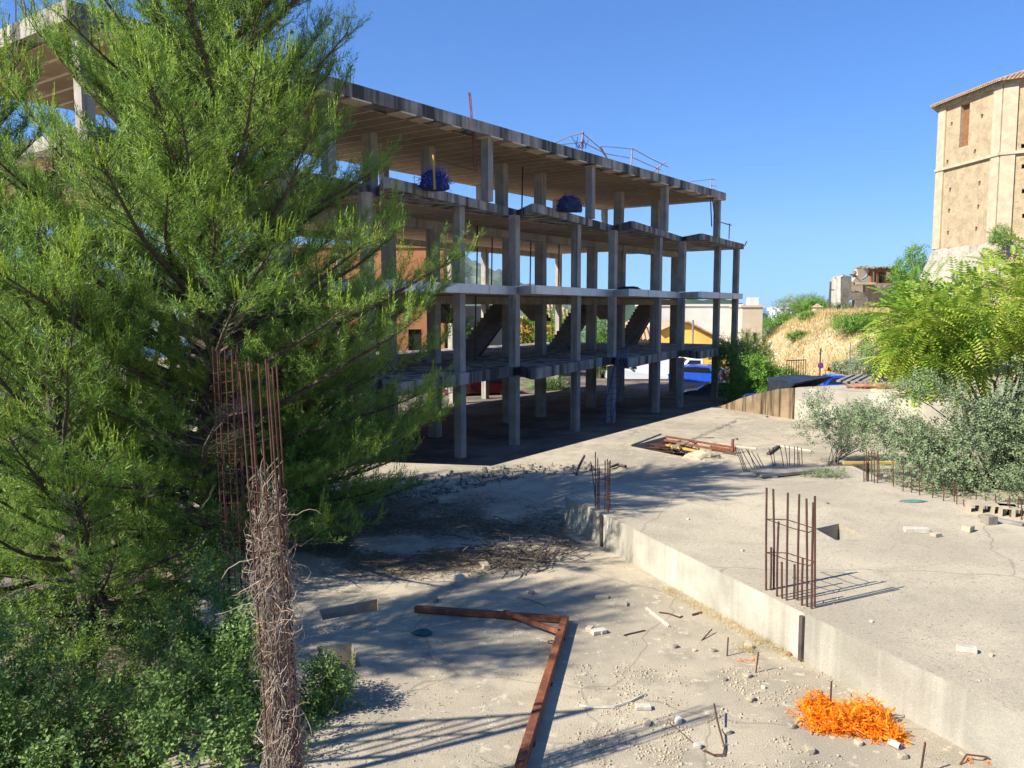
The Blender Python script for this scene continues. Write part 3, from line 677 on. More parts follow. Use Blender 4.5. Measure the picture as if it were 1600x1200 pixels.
rw('wall', [(1354.3,486),(1354,442),(1400,443),(1404,452),(1404,470),(1372,486)], 83.4, 84, M['batter'])
rw('wall', [(1331,441),(1341,428),(1339,420),(1361,418),(1361,442)], 83.2, 83.8, M['cream'], [[(1346,437),(1359,423),(1359,431),(1349,438)]])
rw('wall', [(1361.3,443),(1361,419),(1398,420),(1398,444)], 83.5, 84.1, M['brownboard'], [[(1364,441),(1364,425),(1370,425),(1370,441)],[(1373,442),(1373,425),(1382,425),(1382,442)],[(1385,440),(1385,425),(1396,425),(1396,434)]])
rw('inner_wall', [(1360,444),(1360,421),(1372,421),(1372,444)], 85.5, 85.8, M['cream']); rw('inner_wall', [(1384,444),(1384,421),(1397,421),(1397,444)], 85.5, 85.8, M['cream'])
rw('inner_wall', [(1372,444),(1372,421),(1384,421),(1384,444)], 86.5, 86.8, M['dark'])
rw('inner_wall', [(1326,462),(1326,440),(1356,440),(1356,462)], 85.0, 85.3, M['cream'])
mb = MB()
for i in range(46):
    px = random.uniform(1308,1400); py = np.interp(px, [1306,1330,1340,1362,1400], [433,433,419,418,419])+random.uniform(-1.5,1); p = gd(px, py, 83.3+random.random()*.8)
    mb.box(p, (random.uniform(.2,.7), random.uniform(.2,.5), random.uniform(.06,.2)), Matrix.Rotation(random.uniform(-.5,.5),3,'Y') @ Matrix.Rotation(random.random()*3,3,'Z'))
mb.build('broken_roof_edge', M['darkstone'], RU)['kind'] = 'stuff'
mb = MB(); mb.box(gd(1350,443,83), (2.0,.8,.22)); mb.build('floor_stub', M['ashlar'], RU)
op = thing('old_pole', 'dark leaning pole with a short arm beside the ruined house', 'pole')
mb = MB(); mb.tube([gd(1295,489,80), gd(1298,440,80)], [.12,.09], 6); mb.build('shaft', M['bark'], op)
mb = MB(); mb.tube([gd(1297,453,80), gd(1304,453,80)], .05, 5); mb.build('arm', M['bark'], op)
nc = thing('capped_pillar', 'small white pillar with a tiled cap on the hill left of the ruin', 'pillar')
mb = MB(); mb.box(gd(1277,490,78), (.6,.6,1.0)); mb.build('shaft', M['white'], nc); mb = MB(); c = gd(1277,480,78)
mb.add([c+Vector((-.45,-.45,0)), c+Vector((.45,-.45,0)), c+Vector((.45,.45,0)), c+Vector((-.45,.45,0)), c+Vector((0,0,.35))], [(0,1,4),(1,2,4),(2,3,4),(3,0,4),(0,3,2,1)]); mb.build('cap', M['tile'], nc)
lp = thing('street_lamp', 'slim street lamp rising above the far bushes against the sky', 'lamp')
mb = MB(); mb.tube([gd(1233,505,110), gd(1233,475,110)], .08, 5); mb.build('pole', M['wood'], lp)
mb = MB(); mb.box(gd(1233,473,110), (.5,.5,.4)); mb.build('lantern', M['white'], lp)
mb = MB(); c = gd(1233,471,110); mb.add([c+Vector((-.4,-.4,0)), c+Vector((.4,-.4,0)), c+Vector((.4,.4,0)), c+Vector((-.4,.4,0)), c+Vector((0,0,.5))], [(0,1,4),(1,2,4),(2,3,4),(3,0,4)]); mb.build('cap', M['wood'], lp)

# ------------------------------------------------------------------ cars, signs, fences
def car(name, label, loc, rz, L=4.0, W=1.7, Hh=1.45, paint='carblue', kind='hatch'):
    t = thing(name, label, 'van' if kind == 'van' else 'car', None, loc, rz)
    if kind == 'van': prof = [(-.5,.28),(-.5,.80),(-.475,.96),(-.38,1.0),(.22,1.0),(.30,.93),(.40,.62),(.49,.52),(.5,.28)]; cab = [(.12,.62),(.14,.90),(.23,.92),(.34,.64)]
    elif kind == 'pickup': prof = [(-.5,.3),(-.5,.62),(-.12,.64),(-.10,.98),(.12,1.0),(.24,.66),(.48,.60),(.5,.3)]; cab = [(-.06,.68),(-.06,.92),(.10,.93),(.18,.68)]
    else: prof = [(-.5,.28),(-.5,.62),(-.46,.72),(-.36,.97),(-.1,1.0),(.1,.97),(.26,.68),(.45,.58),(.5,.46),(.5,.28)]; cab = [(-.38,.70),(-.32,.90),(-.1,.93),(.08,.90),(.19,.70)]
    bm = bmesh.new(); n = len(prof)
    lv = [(-W/2, 1.0), (W/2, 1.0)]
    rows = []
    for sy in (-1, 1):
        r = []
        for px, pz in prof:
            tap = 1-.16*max(0, (pz-.6)/.4); r.append(bm.verts.new((px*L, sy*W/2*tap, pz*Hh)))
        rows.append(r); bm.faces.new(r if sy < 0 else r[::-1])
    for i in range(n): bm.faces.new((rows[0][i], rows[1][i], rows[1][(i+1) % n], rows[0][(i+1) % n]))
    bmesh.ops.recalc_face_normals(bm, faces=bm.faces)
    bmesh.ops.bevel(bm, geom=list(bm.edges), offset=.05, segments=2, affect='EDGES')
    me = bpy.data.meshes.new('body'); bm.to_mesh(me); bm.free(); me.materials.append(M[paint])
    o = bpy.data.objects.new('body', me); C.objects.link(o); o.parent = t
    for sy in (-1, 1):
        mb = MB(); vs = []
        for px, pz in cab: tap = 1-.16*max(0, (pz-.6)/.4); vs.append((px*L, sy*(W/2*tap+.012), pz*Hh))
        for px, pz in cab: tap = 1-.16*max(0, (pz-.6)/.4); vs.append((px*L, sy*(W/2*tap-.02), pz*Hh))
        k = len(cab); mb.add(vs, [tuple(range(k)), tuple(range(k, 2*k))[::-1]]+[(i, (i+1) % k, k+(i+1) % k, k+i) for i in range(k)]); mb.build('side_window', M['glass'], t)
        for wx in (-.31, .31):
            mb = MB(); mb.tube([(wx*L, sy*(W/2-.17), .31), (wx*L, sy*(W/2+.02), .31)], .31, 16); wo = mb.build('wheel', M['tyre'], t)
            mb = MB(); mb.tube([(wx*L, sy*(W/2+.0), .31), (wx*L, sy*(W/2+.03), .31)], .18, 12); mb.build('rim', M['steel'], wo)
        mb = MB(); mb.box((-.5*L+.01, sy*W*.40, .66*Hh if kind != 'van' else .55*Hh), (.05, .16, .22 if kind != 'van' else .4)); mb.build('tail_light', M['redlight'], t)
        mb = MB(); mb.box((.5*L-.01, sy*W*.36, .5*Hh), (.05, .3, .12)); mb.build('headlight', M['whitething'], t)
        mb = MB(); mb.box((.2*L, sy*(W/2+.06), .66*Hh), (.12, .16, .12)); mb.build('mirror', M[paint], t)
    # windscreens
    a, b = (prof[-4], prof[-5]) if kind != 'pickup' else ((.23,.68),(.13,.97))
    if kind == 'van': a, b = (.39,.64), (.305,.92)
    mb = MB(); mb.add([(a[0]*L+.02,-W*.42,a[1]*Hh+.02),(a[0]*L+.02,W*.42,a[1]*Hh+.02),(b[0]*L+.02,W*.38,b[1]*Hh),(b[0]*L+.02,-W*.38,b[1]*Hh)], [(0,1,2,3)]); mb.build('windscreen', M['glass'], t)
    if kind == 'hatch': mb = MB(); mb.add([(-.465*L-.015,-W*.40,.735*Hh),(-.465*L-.015,W*.40,.735*Hh),(-.375*L-.015,W*.37,.93*Hh),(-.375*L-.015,-W*.37,.93*Hh)], [(0,3,2,1)]); mb.build('rear_window', M['glass'], t)
    if kind == 'van':
        for i in range(4): mb = MB(); mb.box((-.42*L+i*.2*L, 0, Hh+.09), (.05, W*.8, .04)); mb.build('roof_bar', M['black'], t)
        for sy in (-1,1): mb = MB(); mb.box((-.12*L, sy*W*.38, Hh+.12), (.66*L,.04,.04)); mb.build('roof_rail', M['black'], t)
    return t
zc = -.46
def cl(px, d, z=zc): p = gd(px, 480, d); return (p.x, p.y, z)
car('delivery_van', 'white van with roof rack parked behind the ground floor columns', cl(1006,57,-.58), math.pi, 5.2, 2.1, 2.25, 'carwhite', 'van')
car('pickup_truck', 'white pickup parked by the low yellow wall', cl(1086,59.3,-.58), math.pi, 4.8, 1.9, 1.95, 'carwhite', 'pickup')
car('parked_car', 'bright blue hatchback parked between the white van and the dark car', cl(1085,56,-.58), math.radians(150), 4.2, 1.8, 1.7, 'carblue')
car('parked_car', 'dark blue car parked at the right end of the row under the frame', cl(1124,47,-.6), math.radians(165), 4.0, 1.7, 1.35, 'cardark')
car('parked_car', 'blue car half hidden by the stained ramp wall', cl(1190,31.5,.15), math.radians(170), 3.9, 1.7, 1.5, 'carblue')
car('parked_car', 'small blue car behind the upper slab below the roadworks sign', cl(1303,38.5,.55), math.radians(175), 1.9, 1.5, 1.3, 'carblue')
car('parked_car', 'dark red car in the shade behind the left columns', cl(748,47,-.3), math.radians(200), 4.2, 1.7, 1.5, 'carred')
car('parked_car', 'red car with white neighbour seen between van and column', cl(1044,61,-.58), math.pi, 3.6, 1.6, 1.5, 'carred')
# signs
sg = thing('no_parking_sign', 'round blue and red no parking sign on a dark post before the dry slope', 'sign')
c = gd(1282,571,36); mb = MB(); mb.tube([c+Vector((0,.05,-1.2)), c+Vector((0,.05,.75))], .035, 6); mb.build('post', M['bark'], sg)
def disc(c, r, m, name, p, th=.02, n=20, y=0):
    mb = MB(); mb.tube([c+Vector((0,y,0)), c+Vector((0,y-th,0))], r, n); return mb.build(name, m, p)
disc(c, .13, M['signred'], 'rim', sg); disc(c, .095, M['signblue'], 'face', sg, y=-.022); mb = MB(); mb.box(c+Vector((0,-.05,0)), (.19,.01,.03), Matrix.Rotation(.78,3,'Y')); mb.build('slash', M['signred'], sg)
s2 = thing('roadworks_sign', 'yellow triangular roadworks sign with red border and black figure', 'sign')
c = gd(1294,575,36)
def tri(c, r, y, m, name):
    mb = MB(); P = [c+Vector((math.sin(a)*r, y, math.cos(a)*r*.95)) for a in (0, 2.09, 4.19)]; mb.add(P+[p+Vector((0,.012,0)) for p in P], [(0,1,2),(3,5,4),(0,3,4,1),(1,4,5,2),(2,5,3,0)]); mb.build(name, m, s2)
tri(c+Vector((0,0,-.03)), .21, 0, M['signred'], 'border'); tri(c+Vector((0,0,-.03)), .165, -.014, M['signyellow'], 'face')
mb = MB(); mb.tube([c+Vector((.01,-.03,.05)), c+Vector((-.01,-.03,-.02))], .018, 5); mb.tube([c+Vector((-.01,-.03,-.02)), c+Vector((-.05,-.03,-.09))], .012, 5); mb.tube([c+Vector((-.01,-.03,-.02)), c+Vector((.03,-.03,-.09))], .012, 5); mb.tube([c+Vector((.0,-.03,.02)), c+Vector((.07,-.03,-.05))], .01, 5)
mb.box(c+Vector((.085,-.03,-.08)), (.06,.01,.03)); mb.build('figure', M['black'], s2)
for sx in (-.1,.1): mb = MB(); mb.tube([c+Vector((sx,.02,-.1)), c+Vector((sx*1.4,.05,-1.0))], .012, 5); mb.build('leg', M['black'], s2)
fe = thing('wire_fence', 'grey wire mesh fence with slim posts along the foot of the dry slope', 'fence')
fp = [(1331,40),(1348,40),(1383,39.5),(1400,39),(1440,38.5),(1480,38)]
for px, d_ in fp:
    p = gd(px, 480, d_); mb = MB(); mb.tube([(p.x,p.y,1.0),(p.x,p.y,3.3)], .03, 6); mb.build('post', M['steel'], fe)
mb = MB(); a, b = gd(1331,480,40), gd(1480,480,38)
for i in range(70): q = a.lerp(b, i/69); mb.tube([(q.x,q.y,1.2),(q.x,q.y,3.2)], .006, 3, cap=False)
for j in range(14): z = 1.2+j*.15; mb.tube([(a.x,a.y,z),(b.x,b.y,z)], .006, 3, cap=False)
mb.build('wire_mesh', M['steel'], fe)['kind'] = 'stuff'
rl = thing('ramp_railing', 'low dark iron railing at the top of the ramp before the green bushes', 'railing')
a, b = gd(1232,480,31.5), gd(1262,480,32)
mb = MB(); mb.tube([(a.x,a.y,2.6+.35),(b.x,b.y,2.95)], .02, 5); mb.build('top_rail', M['black'], rl)
for i in range(9): q = a.lerp(b, i/8); mb = MB(); mb.tube([(q.x,q.y,2.2),(q.x,q.y,2.95)], .012, 4); mb.build('baluster', M['black'], rl)

# ------------------------------------------------------------------ rebar cages and starters
def bar(parent, a, b, r=.009, name='bar', bend=.0, m='rust', n=6):
    mid = a.lerp(b,.5)+Vector((random.uniform(-bend,bend), random.uniform(-bend,bend), 0)); mb = MB(); mb.tube([a, mid, b], r, n); return mb.build(name, M[m], parent)
def ring(parent, pts, r=.006):
    mb = MB(); pts = pts+[pts[0]]; mb.tube(pts, r, 5); return mb.build('stirrup', M['rust'], parent)
cg = thing('starter_bars', 'tall cage of brown starter bars at the edge of the raised platform', 'rebar cage')
rows = [(1197,922,762),(1204,922,855),(1209,921,764),(1214,932,815),(1222,935,878),(1229,938,770),(1241,936,882),(1246,938,772),(1253,946,872),(1261,948,779),(1268,951,785),(1273,948,775)]
for x, yb_, yt_ in rows:
    a = g(x, yb_, ZU); b = gd(x+random.uniform(-1,3), yt_, a.y); bar(cg, a, b, .0115, bend=.006)
for dy in (0, 52):
    pts = [(1196,811+dy),(1240,826+dy),(1264,832+dy),(1273,826+dy),(1230,812+dy)]; dd = [8.95,8.6,8.45,8.6,8.95]
    ring(cg, [gd(x, y, e_+.05) for (x, y), e_ in zip(pts, dd)])
c2 = thing('starter_bars', 'thin starter bars standing on the far shaded corner of the platform', 'rebar cage')
for x, yb_, yt_ in ((930,792,706),(933.5,794,716),(936,796,730),(945,796,719),(948.5,799,717),(951,800,721),(953,797,719)): a = g(x, yb_, ZU); bar(c2, a, gd(x+.5, yt_, a.y), .008, bend=.01)
bar(c2, g(931,794,ZU), gd(923,721,g(931,794,ZU).y), .007, bend=.03)
for y in (750, 775): a = g(940,797,ZU).y; ring(c2, [gd(929,y,a), gd(948,y+3,a-.15), gd(954,y+1,a), gd(935,y-2,a+.2)], .005)
c3 = thing('starter_bars', 'row of short slanting starter bars on the back edge of the platform', 'rebar row')
for i, (a, b) in enumerate([((900,215),(970,370)),((930,215),(1000,375)),((950,220),(1050,385)),((990,220),(1095,380)),((1035,240),(1130,380)),((1080,260),(1155,375)),((1180,215),(1225,355)),((1215,205),(1240,360)),((1270,190),(1305,350)),((1312,190),(1340,345)),((1350,195),(1352,345)),((1393,200),(1395,335)),((1418,200),(1422,335)),((1430,240),(1436,335)),((1450,210),(1458,340)),((915,215),(985,372)),((1005,225),(1070,382))]):
    bx, by = 980+b[0]/5.33, 660+b[1]/5.33; tx, ty = 980+a[0]/5.33, 660+a[1]/5.33
    by = max(by, 735.5) if bx < 1200 else by+7; p = g(bx, by, ZU); bar(c3, p, gd(tx, ty, p.y+(.3 if i < 6 or i > 14 else .05)), .007, bend=.01)
c4 = thing('starter_bars', 'small cage of rusty starter bars beside the right bushes', 'rebar cage')
for x, yt_, yb_ in ((1350,718,750),(1353,702,748),(1357,706,749),(1362,704,750),(1366,703,752),(1371,706,752),(1373,712,746),(1355,722,749)): p = g(x, yb_+3, ZU); bar(c4, p, gd(x+random.uniform(-.6,.6), yt_, p.y), .009, bend=.008)
mb = MB(); mb.box(g(1358,727,ZU)+Vector((0,0,.05)), (1.05,.08,.05), Matrix.Rotation(.05,3,'Z')); tag(mb.build('timber_batten', M['yellowwood'], bevel=.004), 'yellow timber batten lying behind the small rebar cage', 'timber')
c5 = thing('starter_bars', 'long line of rusty starter bars along the right edge of the platform', 'rebar row')
for x, yt_, yb_ in [(1396,720,756),(1411,722,764),(1424,740,766),(1437,742,770),(1457,757,774),(1474,758,779),(1491,752,780),(1495,758,784),(1506,780,787),(1524,768,790),(1540,775,795),(1556,772,798),(1575,778,802),(1578,775,806),(1590,775,806),(1596,780,808)]: p = g(x, yb_+4, ZU); bar(c5, p, gd(x+random.uniform(-1,1), yt_, p.y), .008, bend=.01)

def tallcage(name, label, base, top, w_, nbars, rings, r=.01, upper=None):
    t = thing(name, label, 'rebar cage'); ax = top-base; cs = [(-1,-1),(-.4,-1.0),(.3,-1),(1,-1),(1,0),(1,1),(.2,1),(-1,1),(-1,0)][:nbars]
    for cx_, cy_ in cs:
        o_ = Vector((cx_*w_/2, cy_*w_/2, 0)); bar(t, base+o_, top+o_*random.uniform(.95,1.15)+Vector((0,0,random.uniform(-.05,.03))), r, bend=.012)
    for k in range(rings):
        p = base+ax*(k+.5)/rings*(upper or .93)+Vector((0,0,random.uniform(-.01,.01))); h = w_/2+.008; ti = random.uniform(-.02,.02)
        ring(t, [p+Vector((-h,-h,ti)), p+Vector((h,-h,-ti)), p+Vector((h,h,0)), p+Vector((-h,h,ti))], .005)
    return t
b1 = Vector((-1.46,5.15,.9)); t1 = gd(404,568,5.35)
vc = tallcage('vine_cage', 'tall rusty rebar column cage wrapped in dead grey vines in the foreground', b1, t1, .165, 9, 16, .0068, .8)
b2 = g(366,938,ZL)+Vector((0,.1,-.3)); t2 = gd(352,542,b2.y)
tallcage('rebar_cage', 'tall dark rebar column cage standing behind the vine covered cage', b2, t2, .23, 8, 26, .009)
# dead vines
mb = MB(); ax = (t1-b1)
for i in range(3600):
    t = RNG.beta(1.5, 1.9)*.83 if i % 3 else random.uniform(0,.5); p0 = b1+ax*t
    wd = .068+.04*math.exp(-((t-.62)/.13)**2)+.03*(t < .35); a = random.uniform(0, 6.28)
    p = p0+Vector((math.cos(a)*wd, math.sin(a)*wd, 0))*random.uniform(.45,1.2)
    vert = random.random() < (.9 if t < .5 else .6)
    d = Vector((random.gauss(0,.25), random.gauss(0,.25), random.choice((-1,1)))) if vert else Vector((random.gauss(0,1), random.gauss(0,1), random.gauss(-.4,.9)))
    d.normalize(); pts = [p]; st = random.uniform(.018,.045)
    for _ in range(6):
        d = (d+Vector((random.gauss(0,.2), random.gauss(0,.2), random.gauss(0,.16)))).normalized(); q = pts[-1]+d*st
        o_ = q-p0; o_.z = 0
        if o_.length > wd*1.5: d = (d-o_.normalized()*.7).normalized()
        pts.append(q)
    mb.tube(pts, [.0022]*6+[.001], 3, cap=False)
for i in range(26):
    t = random.uniform(.1,.75); p = b1+ax*t; a = random.uniform(0,6.28); d = Vector((math.cos(a), math.sin(a), random.uniform(-.6,.4))).normalized(); pts = [p]
    for _ in range(9): d = (d+Vector((random.gauss(0,.25), random.gauss(0,.25), random.gauss(-.05,.25)))).normalized(); pts.append(pts[-1]+d*.045)
    mb.tube(pts, [.0025]*9+[.001], 3, cap=False)
mb.build('dead_vine', M['vine'], vc)['kind'] = 'stuff'

# ------------------------------------------------------------------ rusty frame and debris
fr = thing('rusty_frame', 'rusty angled steel frame lying on the lower deck with a diagonal brace', 'steel frame')
fa, fb, fc = g(648,957,ZL), g(884,974,ZL), g(812,1215,ZL)
def beam(parent, a, b, w_, h_, m, name, z=.0, ext=0):
    a = a.copy(); b = b.copy(); d = (b-a).normalized(); a -= d*ext; b += d*ext
    mb = MB(); L = (b-a).length; R = Matrix.Rotation(math.atan2(d.y, d.x), 3, 'Z'); mb.box((a+b)/2+Vector((0,0,z+h_/2)), (L, w_, h_), R); return mb.build(name, M[m], parent, bevel=.006)
beam(fr, fa, fb, .07, .07, 'rust2', 'beam', .012, 0); d = (fc-fb).normalized(); beam(fr, fb+d*.04, fc, .08, .08, 'rust2', 'beam', .03)
ba, bb = fa.lerp(fb,.60), fb.lerp(fc,.155); beam(fr, ba, bb, .045, .05, 'rust2', 'brace', .06)
mb = MB(); c = g(862,1012,ZL)+Vector((0,0,.05)); mb.tube([c+Vector((math.cos(k*.52)*.04, math.sin(k*.52)*.04, .01)) for k in range(13)], .006, 5, cap=False); mb.build('ring', M['rust'], fr)
for sx in (.15,.5,.85): beam(fr, fb.lerp(fc,sx)-d*.02, fb.lerp(fc,sx)+d*.02, .10, .035, 'rust', 'cleat', .0)

def rock(name, label, px, py, z, size, m='stone', cat='stone', seed=0, grp=None, flat=.7):
    p = g(px, py, z); bm = bmesh.new(); bmesh.ops.create_icosphere(bm, subdivisions=2, radius=1)
    for v_ in bm.verts:
        n_ = v_.co.normalized(); r_ = 1+.35*noise.noise(n_*1.3+Vector((seed*3.1,seed,0)))+.12*noise.noise(n_*4+Vector((seed,0,0)))
        q = n_*r_; q = Vector((max(-.8,min(.8,q.x)), max(-.75,min(.75,q.y)), max(-.6,min(.6,q.z)))); v_.co = Vector((q.x*size, q.y*size*.8, (q.z*flat+.35)*size))
    me = bpy.data.meshes.new(name); bm.to_mesh(me); bm.free(); me.materials.append(M[m]); o = bpy.data.objects.new(name, me); C.objects.link(o)
    o.location = p; o.rotation_euler = (0,0,seed*1.7); return tag(o, label, cat, grp)
for i, (px, py, s, m, lb) in enumerate([(1010,1132,.055,'stone','tan stone left of the bent wire near the bottom'),(1135,1146,.05,'stone','pale stone just right of the bent rebar hook'),
 (1237,1136,.05,'darkstone','dark lump at the left foot of the orange netting'),(1168,1058,.05,'stone','flat pale stone right of the two upright pins'),(1132,1063,.035,'darkstone','small square dark stone left of the pale flat stone'),
 (1172,1095,.055,'stone','rough tan stone midway between pins and orange heap'),(1193,1075,.03,'whitething','small white chip beyond the rough tan stone'),(1232,1024,.04,'brick','red brown brick lump at the foot of the wall'),
 (1290,1048,.035,'stone','grey stone against the wall above the orange netting'),(1060,1128,.05,'whitething','whitish crumpled lump beside the curved wire'),(1090,1168,.045,'whitething','white chip between the curved wire and hook'),
 (1265,1175,.06,'stone','flat pale stone below the orange netting'),(1410,1184,.05,'stone','pale stone right of the orange netting and below the pipe'),(1341,1163,.045,'stone','pale stone at the lower edge of the orange netting'),
 (1116,1018,.035,'darkstone','dark pebble beside the fallen bent bar'),(1085,1017,.03,'stone','small stone left of the first upright pin'),(1055,1012,.04,'darkstone','dark flat flake on bare deck left of the pins'),
 (830,928,.055,'darkstone','dark stone in the mottled shade above the frame'),(678,940,.07,'darkstone','round dark stone just above the left frame beam'),(1170,1012,.06,'stone','beige lump beside the dry weeds by the wall'),
 (1245,1103,.03,'stone','lone pebble on bare ground left of the orange heap'),(937,990,.06,'stone','broken white stone wedge right of the frame corner')]):
    rock('stone', lb, px, py, ZL, s, m, seed=i+1)
for i, (px, py, s, m, lb) in enumerate([(1362,972,.025,'whitething','small white pebble alone on the platform'),(1549,1025,.03,'stone','little stone right of the white plastic piece'),(1075,812,.03,'whitething','pale pebble in the middle of the platform'),
 (1160,861,.03,'stone','pale pebble left of the rebar cage on the platform'),(1384,745,.05,'darkstone','dark stone near the platform corner by the small cage'),(1292,787,.04,'darkstone','dark pebble beyond the square opening')]):
    rock('stone', lb, px, py, ZU, s, m, seed=i+40)
for px, py, lb in ((1150,687,'dark stone on the far deck beyond the big opening'),(1198,652,'small pale stone near the ramp wall foot')): rock('stone', lb, px, py, ZL, .07, 'darkstone', seed=px)
# blocks and planks
def block(px, py, z, sx, sy, sz, rz, m, label, cat='block', name='broken_block', hol=0):
    p = g(px, py, z); t = thing(name, label, cat, None, p, rz)
    if not hol:
        mb = MB(); mb.box((0,0,sz/2), (sx,sy,sz)); o = mb.build('body', M[m], t, bevel=.005); return t
    hs = []
    for i in range(hol): w_ = sx/hol; hs.append(rect(-sx/2+w_*i+w_*.15, sz*.15, -sx/2+w_*(i+1)-w_*.15, sz*.85))
    plate('shell', rect(-sx/2,0,sx/2,sz), hs, Vector((0,-sy/2,0)), X_, Z_, Vector((0,sy,0)), M[m], t); return t
block(935,990,ZL,.17,.09,.05,.4,'whitething','white broken block beside the frame corner','block')
block(921,986,ZL,.10,.07,.05,1.1,'stone','small grey block left of the white broken block')
block(940,935,ZL,.16,.07,.04,.1,'stone','flat tile fragment in the sun beyond the frame')
block(970,945,ZL,.16,.10,.035,-.2,'stone','tilted grey tile fragment near the foot of the wall')
block(757,884,ZL,.10,.30,.05,.3,'stone','pale brick standing in the pile of dead branches')
block(718,908,ZL,.12,.09,.08,.6,'whitething','white block fragment left of the branch pile')
block(700,785,ZL,.35,.2,.1,.1,'stone','lone pale concrete block in the deep shade')
block(1005,1108,ZL,.14,.07,.04,0,'whitething','white plastic tray piece beside the white curved strip')
block(1510,1018,ZU,.17,.07,.05,-.4,'whitething','white bone shaped plastic piece on the platform','plastic piece','plastic_piece')
block(1432,832,ZU,.32,.10,.07,-.15,'whitething','long pale block fragment on the platform right of the opening')
block(1462,838,ZU,.12,.10,.05,.4,'stone','small triangular slab piece beside the long pale fragment')
block(1512,830,ZU,.16,.12,.08,.7,'stone','greyish block piece right of the long pale fragment')
block(1548,802,ZU,.62,.28,.16,-.35,'stone','hollow concrete block with dark cells at the right edge','block','hollow_block',4)
block(1590,808,ZU,.5,.28,.16,-.35,'stone','second hollow block at the far right edge of the photo','block','hollow_block',3)
block(1545,818,ZU,.16,.16,.12,.2,'darkstone','brown round edged lump in front of the hollow blocks')
for i, (a, b, z, lb) in enumerate([((1530,808),(1600,822),ZU,'grey plank under the hollow blocks at the right edge')]):
    beam(None, g(*a,z), g(*b,z), .12, .04, 'wood', 'plank'); tag(bpy.data.objects[-1] if False else [o for o in bpy.data.objects if o.name.startswith('plank')][-1], lb, 'plank')
# board across the back edge
bo = thing('wooden_board', 'weathered grey board panel lying across the back edge of the platform', 'board')
pp = [g(1190,749,ZU), g(1172,738,ZU), g(1262,731,ZU), g(1300,738,ZU)]
for i in range(5):
    t0, t1_ = i/5+.01, (i+1)/5-.01; a = pp[0].lerp(pp[1],t0); b = pp[0].lerp(pp[1],t1_); c = pp[3].lerp(pp[2],t1_); d_ = pp[3].lerp(pp[2],t0)
    mb = MB(); mb.prism([(q.x,q.y) for q in (a,d_,c,b)], ZU+.035, ZU+.075); mb.build('plank', M['wood'], bo)
mb = MB(); mb.tube([g(1184,747,ZU)+Vector((0,0,.02)), g(1215,747,ZU)+Vector((0,0,.02))], .018, 4); mb.build('batten', M['wood'], bo)
# things round the big opening
op_ = thing('shuttering_boards', 'rusty and orange shuttering props along the far side of the large opening', 'shuttering')
for k, (a, b, m, w_, dz) in enumerate([((1038,686),(1148,706),'rust2',.06,-.05),((1042,690),(1112,704),'yellowwood',.12,-.12),((1040,684),(1150,702),'rust2',.05,.01),((1110,702),(1150,709),'rust2',.05,.05),((1112,706),(1150,712),'rust',.04,.03)]): beam(op_, g(*a,ZL), g(*b,ZL), w_, .05, m, 'beam', dz)
mb = MB(); mb.tube([g(1144,709,ZL), g(1145,709,ZL)+Vector((.02,.1,.35))], .035, 6); mb.build('prop', M['rust2'], op_)
for i in range(60):
    t = random.random(); a = g(985,697,ZL).lerp(g(1040,682,ZL), t)+Vector((.1,0,random.uniform(-.5,-.05))); mb = MB(); mb.tube([a, a+Vector((random.uniform(.4,1.3), random.uniform(-.4,.1), random.uniform(-.12,.08)))], .012, 4); mb.build('rusty_rod', M['rust'], op_)
rods = [((986,697),(1032,679),'dark timber length along the near edge of the big opening'),((1150,699),(1182,702),'white strip lying beyond the slanting starter bars'),((1215,697),(1268,706),'long pale batten behind the upright starter bars')]
for a, b, lb in rods: o = beam(None, g(*a,ZL)+Vector((0,0,.0)), g(*b,ZL), .05, .04, 'wood' if 'dark' in lb else 'whitething', 'batten'); tag(o, lb, 'batten')
o = beam(None, g(1200,711,ZL), g(1216,699,ZL), .08, .06, 'bark', 'timber_offcut'); tag(o, 'black charred timber offcut leaning beside the starter bars', 'timber')
bundle('rubble_heap', 'yellowish rubble lumps in the corner of the large opening', 'rubble', g(1100,716,ZL)-Vector((0,.0,.12)), .45, .25, .3, M['stone'], 13)
# debris slab planks at right
for i, (a, b) in enumerate([((1310,600),(1332,590)),((1320,602),(1345,590)),((1332,603),(1354,591)),((1342,606),(1360,594)),((1352,606),(1364,597))]):
    o = beam(None, g(a[0],a[1],ZT), g(b[0],b[1],ZT)+Vector((0,0,.12)), .14, .07, 'wood', 'plank'); tag(o, '%s grey plank from the left on the debris slab' % ('first','second','third','fourth','fifth')[i], 'plank', 'planks on the debris slab')
bundle('rubble_heap', 'brown rubble and sticks heaped on the debris slab', 'rubble', g(1368,606,ZT), .9, .4, .14, M['brick'], 21, 80, M['vine'])
o = beam(None, g(1365,612,ZT), g(1420,618,ZT), .3, .1, 'stone', 'concrete_curb'); tag(o, 'pale concrete length lying at the right of the debris slab', 'concrete')
